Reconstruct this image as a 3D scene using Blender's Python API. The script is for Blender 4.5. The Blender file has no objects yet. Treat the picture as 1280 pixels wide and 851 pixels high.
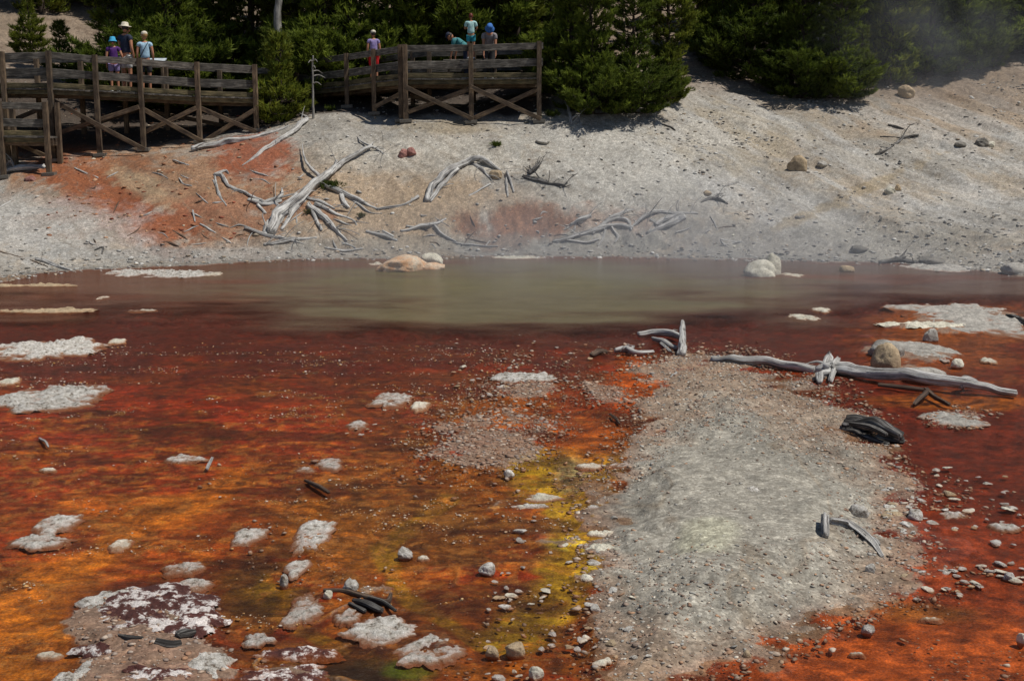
import bpy, bmesh, math, random
import numpy as np
from mathutils import Vector, Matrix
R = math.radians
rng = np.random.default_rng(7)
random.seed(7)
scene = bpy.context.scene
COL = scene.collection

# ------------------------------------------------------------------ camera
F = 1545.0; CX, CY = 640.0, 425.5
HZ = 150.0                       # horizon row of the photograph
PITCH = math.atan((CY-HZ)/F)
CH = 3.34                        # camera height over the water
cp, sp = math.cos(PITCH), math.sin(PITCH)
cam = bpy.data.cameras.new('camera'); cam_o = bpy.data.objects.new('camera', cam); COL.objects.link(cam_o)
cam_o.location = (0, 0, CH); cam_o.rotation_euler = (math.pi/2-PITCH, 0, 0)
cam.sensor_width = 36; cam.lens = 36*F/1280; cam.clip_end = 1000; cam.clip_start = .1
scene.camera = cam_o

def ray(px, py):
    a = (px-CX)/F; b = -(py-CY)/F
    return np.array([a, cp+b*sp, -sp+b*cp])
def PY(px, py, Y):               # point at world depth Y
    d = ray(px, py); return np.array([0, 0, CH]) + d*(Y/d[1])
def PZ(px, py, z=0.0):           # point on the level plane z
    d = ray(px, py); return np.array([0, 0, CH]) + d*((z-CH)/d[2])
def proj(X, Y, Z):
    dep = np.maximum(Y*cp-(Z-CH)*sp, 1.0); vu = Y*sp+(Z-CH)*cp
    return CX+F*X/dep, CY-F*vu/dep

# ------------------------------------------------------------------ noise
def _h(ix, iy, s):
    n = (ix.astype(np.int64)*374761393 + iy.astype(np.int64)*668265263 + s*1442695041) & 0xffffffff
    n = ((n ^ (n >> 13))*1274126177) & 0xffffffff
    n = ((n ^ (n >> 15))*2246822519) & 0xffffffff
    return ((n ^ (n >> 16)) & 0xffff)/32767.5-1.0
def vn(x, y, s=0):
    x = np.asarray(x, float); y = np.asarray(y, float)
    ix = np.floor(x); iy = np.floor(y); fx = x-ix; fy = y-iy
    fx = fx*fx*fx*(fx*(fx*6-15)+10); fy = fy*fy*fy*(fy*(fy*6-15)+10)
    a = _h(ix, iy, s); b = _h(ix+1, iy, s); c = _h(ix, iy+1, s); d = _h(ix+1, iy+1, s)
    return (a*(1-fx)+b*fx)*(1-fy)+(c*(1-fx)+d*fx)*fy
def fbm(x, y, o=4, s=0, g=.5):
    t = 0; a = 1; k = 0
    for i in range(o):
        ca, sa = math.cos(.6*i), math.sin(.6*i)
        t = t+a*vn((x*ca-y*sa)*2**i+17.3*i, (x*sa+y*ca)*2**i-9.1*i, s+i); k += a; a *= g
    return t/k*1.5
def ss(a, b, x):
    t = np.clip((x-a)/(b-a), 0, 1); return t*t*(3-2*t)
def poly_sd(px, py, P, ys=1.0):
    """signed distance (inside positive) to polygon P"""
    P = np.array(P, float)*[1, ys]; py = py*ys
    d = np.full(px.shape, 1e18); ins = np.zeros(px.shape, bool)
    n = len(P)
    for i in range(n):
        a = P[i]; b = P[(i+1) % n]; e = b-a
        wx = px-a[0]; wy = py-a[1]
        t = np.clip((wx*e[0]+wy*e[1])/(e@e), 0, 1)
        d = np.minimum(d, (wx-e[0]*t)**2+(wy-e[1]*t)**2)
        if a[1] != b[1]:
            c = ((a[1] > py) != (b[1] > py)) & (px < (b[0]-a[0])*(py-a[1])/(b[1]-a[1])+a[0])
            ins ^= c
    d = np.sqrt(d); return np.where(ins, d, -d)

# ------------------------------------------------------------------ terrain shape
SH = [(-420, 430), (-200, 385), (-80, 362), (0, 352), (60, 343), (110, 338), (200, 333), (300, 328), (400, 325), (520, 322.5), (640, 321.5),
      (760, 323), (880, 325), (1000, 327), (1100, 330), (1180, 334), (1280, 346), (1380, 362), (1520, 400), (1750, 470)]
shp = np.array([PZ(a, b) for a, b in SH])
sh_a = np.concatenate([[-4, -1.2], shp[:, 0]/shp[:, 1], [1.2, 4]])
sh_y = np.concatenate([[5, 11], shp[:, 1], [11, 5]])
o_ = np.argsort(sh_a); sh_a = sh_a[o_]; sh_y = sh_y[o_]
def Ys(a): return np.interp(a, sh_a, sh_y)
CPS = [  # (px, py, Y) measured on the photograph
 (-150, 235, 35), (0, 210, 35.2), (60, 203, 35.6), (118, 195, 35.9), (174, 188, 36.2), (246, 178, 36.6), (318, 165, 37.2), (400, 147, 37.2),
 (466, 149, 36.6), (506, 155, 36), (588, 157, 36), (674, 154, 36), (740, 148, 36.6), (830, 138, 38), (900, 122, 40), (960, 118, 41), (1030, 128, 40),
 (1100, 122, 41), (1180, 98, 43), (1280, 72, 45), (1420, 40, 47),
 (0, 290, 30.2), (150, 262, 31.8), (300, 255, 32), (420, 240, 32.6), (520, 235, 32.8), (640, 232, 32.8), (760, 236, 32.8), (880, 240, 33), (1000, 235, 33.5),
 (1120, 225, 34.5), (1250, 215, 35), (1400, 200, 36),
 (60, 120, 40), (200, 150, 40), (318, 140, 40.5), (450, 125, 40), (600, 120, 40), (690, 92, 40), (915, 82, 44), (60, 45, 50), (250, 60, 50), (450, 60, 48), (600, 50, 50),
 (835, 20, 53), (1000, 50, 50), (1150, 40, 52), (1300, 10, 55)]
cpw = [PY(*c) for c in CPS] + [[X, 75, 15] for X in (-60, -20, 20, 60)] + [[X, 120, 26] for X in (-90, -30, 30, 90)] + \
      [[-30, 40, 7], [-45, 20, 6], [32, 38, 8], [45, 20, 7], [-70, 60, 12], [70, 60, 13], [-60, 0, 8], [60, 0, 8]]
for a in np.concatenate([shp[::1], [[-14, 12, 0], [14, 12, 0]]]): cpw.append([a[0], a[1], 0.0])
cpw = np.array(cpw, float)
def _k(r2): return np.where(r2 > 0, .5*r2*np.log(np.maximum(r2, 1e-12)), 0)
def _tps():
    n = len(cpw); S = cpw[:, :2]
    K = _k(((S[:, None]-S[None])**2).sum(-1))+np.eye(n)*.3
    Pm = np.c_[np.ones(n), S]; A = np.block([[K, Pm], [Pm.T, np.zeros((3, 3))]])
    return np.linalg.solve(A, np.r_[cpw[:, 2], 0, 0, 0])
TW = _tps()
def tps(X, Y):
    n = len(cpw); z = TW[n]+TW[n+1]*X+TW[n+2]*Y
    for i in range(n): z = z+TW[i]*_k((X-cpw[i, 0])**2+(Y-cpw[i, 1])**2)
    return z

ISLAND = [(842, 447), (880, 447), (950, 458), (1012, 474), (1060, 515), (1115, 560), (1128, 600), (1135, 650), (1138, 700), (1105, 745), (1045, 778), (975, 808),
          (895, 836), (850, 870), (750, 880), (738, 800), (742, 745), (748, 700), (728, 650), (722, 606), (755, 572), (800, 545), (815, 500), (812, 465)]
PATCHES = [  # gravel shoals: px, py, rx, ry, height
 (620, 548, 95, 44, .045), (655, 486, 48, 20, .05), (752, 490, 38, 18, .05), (190, 775, 105, 52, .06), (180, 840, 120, 40, .06), (370, 840, 80, 26, .05),
 (1190, 523, 55, 12, .04), (1120, 440, 70, 30, .04), (1200, 397, 85, 24, .04), (505, 800, 80, 26, .03), (440, 745, 60, 30, .03), (388, 672, 26, 26, .035),
 (660, 630, 60, 14, .02), (1150, 495, 80, 20, -.02), (700, 430, 90, 10, .02), (690, 665, 34, 26, .022), (565, 770, 90, 50, .015)]
def flats(X, Y):
    u, v = proj(X, Y, 0*X)
    z = -.028+.018*fbm(X*.9, Y*.9, 4, 3)+.006*fbm(X*6, Y*6, 3, 13)
    rg = fbm(X*.55+.3*fbm(X*1.5, Y*1.5, 2, 31), Y*.8, 4, 21)
    left = ss(760, 560, u)*ss(430, 470, v)
    z = z+left*.016*np.exp(-(rg/.05)**2)
    wob = 16*fbm(X*1.1, Y*1.1, 4, 41)+22*fbm(X*3.0, Y*3.0, 4, 42)
    sd = poly_sd(u, v, ISLAND, 1.6)+wob*1.3
    z = z+.03*ss(-30, 10, sd)+.17*ss(-5, 150, sd)+.012*ss(0, 30, sd)*fbm(X*3, Y*3, 4, 5)
    for (cx, cy, rx, ry, h) in PATCHES:
        q = 1-np.sqrt(((u-cx)/rx)**2+((v-cy)/ry)**2)
        z = z+h*ss(-.15, .55, q+.35*fbm(X*2.2, Y*2.2, 4, 51))
    # right shoal dotted with stones
    q = poly_sd(u, v, [(1120, 560), (1190, 600), (1230, 680), (1190, 740), (1130, 760), (1100, 640)], 1.6)
    z = z+.02*ss(-20, 30, q)
    # the pool is deep
    edge = np.interp(u, [-400, 0, 60, 200, 330, 480, 620, 760, 900, 1000, 1080, 1150, 1700], [395, 392, 395, 400, 410, 418, 422, 420, 412, 402, 388, 378, 372])
    pool = ss(16, -40, v-edge+wob*.5)
    return z*(1-pool)-.3*pool
def height(X, Y):
    X = np.asarray(X, float); Y = np.asarray(Y, float)
    a = X/np.maximum(Y, 6); s = Y-Ys(a)+.35*fbm(X*.7, Y*.7, 4, 61)+.1*fbm(X*3, Y*3, 3, 62)
    up = np.maximum(tps(X, Y), .05)
    rough = .08*fbm(X*.8, Y*.8, 4, 71)+.022*fbm(X*3.1, Y*3.1, 4, 72)
    # gullies on the right slope, running down to the left
    g = fbm((X*.8+Y*.55)*1.2, (Y*.8-X*.5)*.22, 4, 73)
    rough = rough+ss(3, 9, X)*.12*g
    up = (up+rough*ss(.3, 2.5, s))*ss(0, 1.8, s)+.012
    near = ss(.0, -1.6, s)
    fl = flats(X, Y)
    fl = fl*near+(-.03)*(1-near)
    return np.where(s > 0, np.maximum(up, .012+.02*np.minimum(s, 3)), fl)

arr = np.array
ac = np.concatenate([np.linspace(-4, -.62, 40), np.linspace(-.6, -.446, 40), np.linspace(-.444, .444, 900), np.linspace(.446, .6, 40), np.linspace(.62, 4, 40)])
rows = [-40, -20, -8, 0, 3, 5, 6]; y = 6.3
while y < 27.5:
    rows.append(y); y += max(.0125, y*y/(F*CH)*1.35)
while y < 44: rows.append(y); y += .05
while y < 60: rows.append(y); y += .22
while y < 260: rows.append(y); y *= 1.05
rows = np.array(rows)
NA, NR = len(ac), len(rows)
GY = np.repeat(rows[:, None], NA, 1); GX = ac[None]*np.maximum(GY, 6)
GZ = height(GX, GY)
print('terrain', NA, NR)
def hz(x, y):                    # bilinear lookup for placing things
    x = np.asarray(x, float); y = np.asarray(y, float)
    j = np.clip(np.searchsorted(rows, y)-1, 0, NR-2); a = x/np.maximum(y, 6)
    i = np.clip(np.searchsorted(ac, a)-1, 0, NA-2)
    ta = np.clip((a-ac[i])/(ac[i+1]-ac[i]), 0, 1); tb = np.clip((y-rows[j])/(rows[j+1]-rows[j]), 0, 1)
    return (GZ[j, i]*(1-ta)+GZ[j, i+1]*ta)*(1-tb)+(GZ[j+1, i]*(1-ta)+GZ[j+1, i+1]*ta)*tb
_ys = np.concatenate([np.arange(6.5, 48, .03), np.arange(48, 90, .2)])
def G(px, py):                   # where the sight line of a photo point meets the ground (or the water)
    d = ray(px, py); t = _ys/d[1]; x = d[0]*t; z = CH+d[2]*t
    h = np.maximum(hz(x, _ys), 0.0)
    k = np.nonzero(z <= h)[0]
    k = k[0] if len(k) else len(_ys)-1
    return np.array([x[k], _ys[k], h[k]])

# ------------------------------------------------------------------ colours (albedo, linear)
def srgb(h, k=1.0):
    h = h.lstrip('#'); c = np.array([int(h[i:i+2], 16)/255 for i in (0, 2, 4)])
    return np.where(c <= .04045, c/12.92, ((c+.055)/1.055)**2.4)*k
def mixc(c, d, m): return c*(1-m[..., None])+np.asarray(d)*m[..., None]
def terrain_colour(X, Y, Z):
    u, v = proj(X, Y, Z); K = 1.15
    a = X/np.maximum(Y, 6); s = Y-Ys(a)+.35*fbm(X*.7, Y*.7, 4, 61)+.1*fbm(X*3, Y*3, 3, 62)
    n1 = fbm(X*.5, Y*.5, 5, 101); n2 = fbm(X*1.7, Y*1.7, 5, 102); n3 = fbm(X*7, Y*7, 4, 103); n4 = fbm(X*.9+3*n1, Y*1.8, 4, 104)
    # ---- slopes
    c = np.broadcast_to(srgb('#959087', K), X.shape+(3,)).copy()
    c = mixc(c, srgb('#9a8a74', K), ss(-.1, .8, n1+.4*n3)*.55)
    c = mixc(c, srgb('#8f8c86', K), ss(.1, .8, n2)*.5)
    def blob(cx, cy, rx, ry, w=.5, k=1., rot=0):
        ca, sa = math.cos(R(rot)), math.sin(R(rot)); du = u-cx; dv = v-cy
        q = np.sqrt(((du*ca+dv*sa)/rx)**2+((-du*sa+dv*ca)/ry)**2)
        return ss(1.25, .55, q+w*.55*n2+w*.25*n3)*k
    c = mixc(c, srgb('#a08a70', K), blob(470, 255, 210, 60, .6, .8))
    c = mixc(c, srgb('#a8a398', K), blob(560, 195, 150, 26, .8, .7)); c = mixc(c, srgb('#a5a29a', K), blob(770, 205, 130, 60, .7, .75))
    c = mixc(c, srgb('#8c6c52', K), blob(205, 243, 200, 76, .6, 1., 8)); c = mixc(c, srgb('#824b2c', K), blob(125, 238, 130, 36, .7, .95, 32)); c = mixc(c, srgb('#84492a', K), blob(190, 272, 100, 26, .7, .85, 10))
    c = mixc(c, srgb('#8a4c30', K), blob(318, 198, 52, 36, .6, .9)); c = mixc(c, srgb('#865434', K), blob(140, 205, 75, 14, .8, .7)); c = mixc(c, srgb('#835640', K), blob(290, 265, 100, 26, 1., .5))
    c = mixc(c, srgb('#a08e72', K), blob(175, 232, 45, 14, 1., .6, 30))
    c = mixc(c, srgb('#744a30', K), blob(640, 282, 74, 26, .9, .85)); c = mixc(c, srgb('#96705a', K), blob(700, 275, 90, 16, 1.1, .4))
    c = mixc(c, srgb('#9f8a72', K), blob(1200, 130, 130, 50, .8, .6)); c = mixc(c, srgb('#a0937c', K), blob(920, 170, 80, 40, .9, .5))
    c = mixc(c, srgb('#a9a8a4', K), ss(760, 900, u)*ss(340, 250, v)*.5*ss(-.2, .5, fbm((X*.8+Y*.55)*1.6, (Y*.8-X*.5)*.3, 4, 105)))
    c = mixc(c, srgb('#8b7a5c', K), blob(1060, 245, 100, 8, 1.2, .6, -25)); c = mixc(c, srgb('#7e7a70', K), blob(1130, 300, 130, 26, 1.1, .5))
    c = mixc(c, srgb('#7c7a72', K), blob(560, 305, 300, 10, 1.2, .5)); c = mixc(c, srgb('#a9a7a2', K), blob(60, 285, 130, 40, .6, .6))
    c = mixc(c, srgb('#8f8d88', K), blob(200, 318, 210, 9, .8, .7)); c = mixc(c, srgb('#8d6f52', K), blob(30, 350, 70, 8, .9, .8))
    c = mixc(c, srgb('#8a7c62', K), blob(560, 160, 60, 8, 1., .5))
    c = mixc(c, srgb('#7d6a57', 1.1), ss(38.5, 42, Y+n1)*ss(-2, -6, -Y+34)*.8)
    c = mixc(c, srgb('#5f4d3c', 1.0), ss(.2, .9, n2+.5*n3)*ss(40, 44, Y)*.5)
    rl = fbm((X*.75+Y*.6)*1.4+.5*n1, (Y*.75-X*.6)*.22, 4, 143); c = mixc(c, srgb('#6f6557', K), np.exp(-(rl/.06)**2)*.4*ss(.5, 2, s)); c = c*(1+.14*fbm(X*1.1, Y*1.1, 4, 144)[..., None])
    c = mixc(c, srgb('#3d3026', 1.0), ss(35.9, 36.6, Y+.25*n2-np.interp(u, [-200, 60, 320, 400, 500, 700], [0, 0, 1.4, 1.2, .4, .4]))*ss(700, 680, u)*.9*ss(44, 40, Y))  # litter-brown soil, its dark tone also painting in the shade below the decks
    wet = ss(.9, .0, s)
    c = c*(1-.35*wet[..., None])
    # ---- flats, chart of the level plane
    w, t = proj(X, Y, 0*X)
    wa = 1+0*X
    def fb(cx, cy, rx, ry, k=1., ww=.6, rot=0):
        ca, sa = math.cos(R(rot)), math.sin(R(rot)); du = w-cx; dv = t-cy
        q = np.sqrt(((du*ca+dv*sa)/rx)**2+((-du*sa+dv*ca)/ry)**2)
        return ss(1.3, .5, q+ww*.6*n4+ww*.35*n2)*k
    f = np.broadcast_to(srgb('#7c3a12', 1.2), X.shape+(3,)).copy()
    f = mixc(f, srgb('#9c3208', 1.2), ss(-.1, .5, n4)*.8)
    f = mixc(f, srgb('#5a1c10', 1.15), ss(510, 430, t+40*n2))
    f = mixc(f, srgb('#9a2f0a', 1.2), fb(120, 520, 210, 40, .8)); f = mixc(f, srgb('#a03008', 1.2), fb(330, 530, 110, 30, .8))
    f = mixc(f, srgb('#a83c08', 1.2), fb(150, 600, 230, 30, .7)); f = mixc(f, srgb('#c9700e', 1.2), fb(170, 640, 90, 26, .9))
    f = mixc(f, srgb('#7f4a14', 1.2), fb(530, 650, 230, 75, .75)); f = mixc(f, srgb('#8e5810', 1.2), fb(470, 690, 150, 60, .6)); f = mixc(f, srgb('#85480f', 1.2), fb(500, 600, 140, 20, .8))
    f = mixc(f, srgb('#b5520a', 1.2), fb(120, 700, 170, 60, .7)); f = mixc(f, srgb('#c8780c', 1.2), fb(50, 800, 90, 60, .9, .8, -30)); f = mixc(f, srgb('#c4720e', 1.2), fb(60, 720, 90, 26, .8, .8, -20))
    f = mixc(f, srgb('#90400c', 1.2), fb(290, 690, 60, 60, .7)); f = mixc(f, srgb('#8c6a12', 1.2), fb(320, 750, 60, 40, .8)); f = mixc(f, srgb('#8e3c10', 1.2), fb(600, 745, 80, 40, .6))
    f = mixc(f, srgb('#86540f', 1.2), fb(560, 800, 220, 60, .6)); f = mixc(f, srgb('#7a3a10', 1.2), fb(640, 790, 90, 40, .5)); f = mixc(f, srgb('#8c5a10', 1.2), fb(400, 820, 150, 22, .7))
    def lane(P, wd, k, col):
        nonlocal f
        P = np.array(P, float); dd = np.full(w.shape, 1e9)
        for i in range(len(P)-1):
            a_ = P[i]; e_ = P[i+1]-a_; tt = np.clip(((w-a_[0])*e_[0]+(t-a_[1])*e_[1]*2.2)/(e_[0]**2+2.2*e_[1]**2), 0, 1)
            dd = np.minimum(dd, np.sqrt((w-a_[0]-e_[0]*tt)**2+((t-a_[1]-e_[1]*tt)*1.8)**2))
        f = mixc(f, srgb(col, 1.25), ss(wd*1.25, wd*.6, dd+wd*.45*n4+wd*.3*n2)*k)
    lane([(745, 560), (690, 590), (690, 612), (735, 650), (715, 700), (690, 745), (640, 790)], 46, .95, '#a98a10')
    lane([(735, 572), (688, 592), (690, 608), (738, 648), (722, 690), (690, 735)], 26, .9, '#c4a012')
    lane([(560, 620), (480, 680), (500, 740), (600, 800)], 16, .7, '#98780e'); lane([(330, 720), (330, 760), (420, 800), (500, 840)], 14, .7, '#a07c10'); lane([(0, 800), (70, 730), (170, 650), (300, 600)], 22, .7, '#d07a10')
    f = mixc(f, srgb('#c4660c', 1.2), fb(745, 545, 60, 28, .9, .4)); f = mixc(f, srgb('#c25a0c', 1.2), fb(795, 480, 40, 40, .95, .4)); f = mixc(f, srgb('#a8480c', 1.2), fb(700, 520, 90, 40, .6)); f = mixc(f, srgb('#b3620e', 1.2), fb(610, 510, 80, 16, .8))
    f = mixc(f, srgb('#a9a88a', 1.2), fb(715, 592, 20, 22, .8, .4))
    R1 = ss(1010, 1060, w+20*n2)*ss(400, 460, t)
    f = mixc(f, srgb('#6c2410', 1.2), R1); f = mixc(f, srgb('#8a3610', 1.2), R1*ss(540, 700, t+30*n1)*.9)
    f = mixc(f, srgb('#a9601a', 1.2), fb(1190, 500, 110, 12, .9)); f = mixc(f, srgb('#8a4a1c', 1.2), fb(1180, 440, 110, 36, .7)); f = mixc(f, srgb('#a25a22', 1.2), fb(1200, 398, 110, 28, .7))
    f = mixc(f, srgb('#8f3c10', 1.2), ss(760, 840, t+.25*(w-1000)+20*n2)*ss(820, 900, w)); f = mixc(f, srgb('#b4561a', 1.3), fb(1160, 810, 260, 75, .8)); f = mixc(f, srgb('#6e5a24', 1.2), fb(1160, 760, 90, 14, .5))
    m1 = fbm(X*2.6, Y*3.6, 4, 120); m2 = fbm(X*5+4, Y*7, 4, 121); m3 = fbm(X*1.2, Y*2.4, 4, 122); hot = ss(455, 500, t)
    f = mixc(f, f*.55, ss(.12, .3, m1)*.5*hot)
    f = mixc(f, srgb('#5a3212', 1.1), ss(.1, .6, m3)*.5*hot*ss(1100, 700, w)); f = mixc(f, srgb('#c8741a', 1.15), ss(.35, .5, m2)*.5*ss(480, 560, t)*ss(820, 640, w))
    f = mixc(f, srgb('#3a140c', 1.1), ss(.36, .46, fbm(X*4+14, Y*6, 4, 128))*.4)
    # flow lines: crisp bands that follow the shallow relief
    ct = fbm(X*.6+.5*m3, Y*1.0+.2*m1, 3, 127)*9+.5*m2; fr = ct-np.floor(ct); band = np.exp(-((fr-.5)/.07)**2); bd2 = np.exp(-((fr-.64)/.05)**2)
    lf = ss(900, 760, w)*hot*ss(-.3, .2, m3+.3*n1); f = mixc(f, srgb('#b88a4c', 1.15), band*.5*lf*ss(-.4, .3, m2)); f = mixc(f, srgb('#30140a', 1.), bd2*.65*lf*ss(-.4, .3, m1))
    ln_ = fbm(X*.5+.35*m1, Y*2.2, 3, 123); f = mixc(f, srgb('#2a0e08', 1.), np.exp(-(ln_/.07)**2)*.85*ss(0, .5, m3+.3)*ss(415, 430, t)*ss(560, 500, t))
    lum = (f@np.array([.3, .6, .1]))[..., None]; f = (f*.94+lum*.06*np.array([1.2, 1., .7]))*[.95, .96, .85]
    f = f*(1+.42*fbm(X*11, Y*16, 3, 124)[..., None]); spk = ss(.3, .42, fbm(X*7+3, Y*10, 4, 150))*ss(470, 560, t)*ss(-.2, .3, m3); f = mixc(f, f*.45, spk*.5); f = mixc(f, srgb('#a8763c', 1.1), ss(.34, .44, fbm(X*9+13, Y*13, 4, 151))*.45*ss(500, 600, t)*ss(860, 740, w))
    # dark algae blotches, darker rippled bands
    f = mixc(f, srgb('#3c1a0c', 1.1), ss(.35, .75, fbm(X*.8+9, Y*2.0, 4, 107))*ss(470, 520, t)*.65*ss(1000, 900, w))
    f = mixc(f, srgb('#2a1c0c', 1.0), ss(.45, .8, fbm(X*2.2+9, Y*1.1, 4, 108))*.6*ss(480, 560, t)*ss(900, 700, w))
    f = mixc(f, srgb('#1c1a10'), fb(440, 838, 70, 20, .9, .4)); f = mixc(f, srgb('#5c7818', .8), fb(512, 832, 34, 12, .7, .4)); f = mixc(f, srgb('#4c1a18', 1.1), fb(130, 770, 60, 24, .8)); f = mixc(f, srgb('#5a2a20', 1.1), fb(180, 790, 120, 70, .7))
    # pale crumbly ridges between the little terraces
    rg = fbm(X*.55+.3*fbm(X*1.5, Y*1.5, 2, 31), Y*.8, 4, 21)
    f = mixc(f, srgb('#a87434', 1.15), np.exp(-(rg/.05)**2)*ss(800, 600, w)*ss(440, 500, t)*.6*ss(-.5, .4, n3))
    # exposed gravel
    wob = 16*fbm(X*1.1, Y*1.1, 4, 41)+22*fbm(X*3.0, Y*3.0, 4, 42)
    sd = poly_sd(w, t, ISLAND, 1.6)+wob*1.3
    gr = np.broadcast_to(srgb('#8c7a68', 1.15), X.shape+(3,)).copy()
    gr = mixc(gr, srgb('#969185', 1.1), ss(-60, 20, poly_sd(w, t, [(790, 560), (900, 545), (1030, 570), (1090, 640), (1080, 700), (960, 770), (860, 790), (760, 740), (750, 620)], 1.4)+50*n2))
    gr = mixc(gr, srgb('#b3b196', 1.2), fb(880, 690, 40, 22, .5)); gr = mixc(gr, srgb('#8f7152', 1.2), ss(.1, .9, n2)*.45*ss(90, 10, sd)); gr = mixc(gr, srgb('#8c6a54', 1.2), ss(40, 0, sd)*.6)
    gr = gr*(1-.22*ss(.1, .5, fbm(X*1.1+5, Y*.7, 4, 140))[..., None])*(1+.18*fbm(X*5, Y*5, 4, 141)[..., None]); gr = mixc(gr, srgb('#7d6a52', 1.1), np.exp(-(fbm(X*.9, Y*.5, 4, 142)/.05)**2)*.4)
    f = mixc(f, gr, ss(0, 5, sd+12*n3))
    zz = Z+.005*n3
    sh = ss(.008, .012, zz)*ss(8, -8, sd)
    f = mixc(f, srgb('#86705e', 1.1), sh*.85)
    return c, f, s, sd
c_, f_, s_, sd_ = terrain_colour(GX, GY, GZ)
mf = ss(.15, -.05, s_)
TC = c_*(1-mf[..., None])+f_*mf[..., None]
n5 = fbm(GX*14, GY*14, 3, 109)
TC = TC*(1+.22*n5[..., None])
TC = np.clip(TC, .004, .85)
wetv = mf*ss(.03, .004, GZ)

# ------------------------------------------------------------------ materials
def new_mat(name):
    m = bpy.data.materials.new(name); m.use_nodes = True; nt = m.node_tree
    return m, nt, nt.nodes, nt.links, nt.nodes['Principled BSDF']
def ramp(N, stops):
    r = N.new('ShaderNodeValToRGB'); e = r.color_ramp.elements
    while len(e) < len(stops): e.new(.5)
    for el, (p, c) in zip(e, stops):
        el.position = p; el.color = tuple(c)+(1,) if len(c) == 3 else c
    return r
def noise(N, L, scale, det=6, rough=.6, vec=None, dist=0):
    n = N.new('ShaderNodeTexNoise'); n.inputs['Scale'].default_value = scale; n.inputs['Detail'].default_value = det
    n.inputs['Roughness'].default_value = rough; n.inputs['Distortion'].default_value = dist
    if vec is not None: L.new(vec, n.inputs['Vector'])
    return n
def math_n(N, L, op, a, b=None, clamp=False):
    m = N.new('ShaderNodeMath'); m.operation = op; m.use_clamp = clamp
    for i, v in enumerate((a, b)):
        if v is None: continue
        if isinstance(v, (int, float)): m.inputs[i].default_value = v
        else: L.new(v, m.inputs[i])
    return m.outputs[0]
def mixrgb(N, L, typ, fac, a, b):
    m = N.new('ShaderNodeMix'); m.data_type = 'RGBA'; m.blend_type = typ
    for k, v in ((0, fac), (6, a), (7, b)):
        if isinstance(v, (int, float)): m.inputs[k].default_value = v
        elif isinstance(v, (tuple, list, np.ndarray)): m.inputs[k].default_value = tuple(v)[:3]+(1,)
        else: L.new(v, m.inputs[k])
    return m.outputs[2]
def bump(N, L, h, strength, dist, P):
    b = N.new('ShaderNodeBump'); b.inputs['Strength'].default_value = strength; b.inputs['Distance'].default_value = dist
    L.new(h, b.inputs['Height']); L.new(b.outputs[0], P.inputs['Normal']); return b

def mat_terrain():
    m, nt, N, L, P = new_mat('terrain')
    a = N.new('ShaderNodeAttribute'); a.attribute_name = 'tint'
    w = N.new('ShaderNodeAttribute'); w.attribute_name = 'wet'
    g = N.new('ShaderNodeNewGeometry')
    n1 = noise(N, L, 55, 5, .7, g.outputs['Position']); n2 = noise(N, L, 9, 6, .65, g.outputs['Position'])
    v = N.new('ShaderNodeTexVoronoi'); v.inputs['Scale'].default_value = 38; L.new(g.outputs['Position'], v.inputs['Vector'])
    sepc = N.new('ShaderNodeSeparateColor'); L.new(v.outputs['Color'], sepc.inputs[0])
    r1 = ramp(N, [(.3, (.4, .38, .36)), (.5, (.95, .95, .95)), (.7, (1.75, 1.75, 1.75))]); L.new(n1.outputs[0], r1.inputs[0])
    r2 = ramp(N, [(.32, (.5, .46, .42)), (.5, (1., 1., 1.)), (.68, (1.45, 1.45, 1.4))]); L.new(n2.outputs[0], r2.inputs[0])
    r3 = ramp(N, [(0, (.72, .7, .68)), (.8, (1.1, 1.1, 1.1)), (1, (1.5, 1.5, 1.5))]); L.new(sepc.outputs[0], r3.inputs[0])
    k1 = N.new('ShaderNodeMapRange'); L.new(w.outputs['Fac'], k1.inputs[0]); k1.inputs[3].default_value = .5; k1.inputs[4].default_value = .9
    k2 = N.new('ShaderNodeMapRange'); L.new(w.outputs['Fac'], k2.inputs[0]); k2.inputs[3].default_value = .35; k2.inputs[4].default_value = .9
    c = mixrgb(N, L, 'MULTIPLY', k1.outputs[0], a.outputs['Color'], r1.outputs[0])
    c = mixrgb(N, L, 'MULTIPLY', k2.outputs[0], c, r2.outputs[0]); 
    dry = math_n(N, L, 'SUBTRACT', 1.0, w.outputs['Fac'], True)
    c = mixrgb(N, L, 'MULTIPLY', dry, c, r3.outputs[0])
    L.new(c, P.inputs['Base Color'])
    rr = N.new('ShaderNodeMapRange'); L.new(w.outputs['Fac'], rr.inputs[0]); rr.inputs[3].default_value = .95; rr.inputs[4].default_value = .45
    L.new(rr.outputs[0], P.inputs['Roughness'])
    h = math_n(N, L, 'ADD', n1.outputs[0], math_n(N, L, 'MULTIPLY', v.outputs['Distance'], -.9))
    bump(N, L, h, .3, .02, P)
    return m
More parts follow.
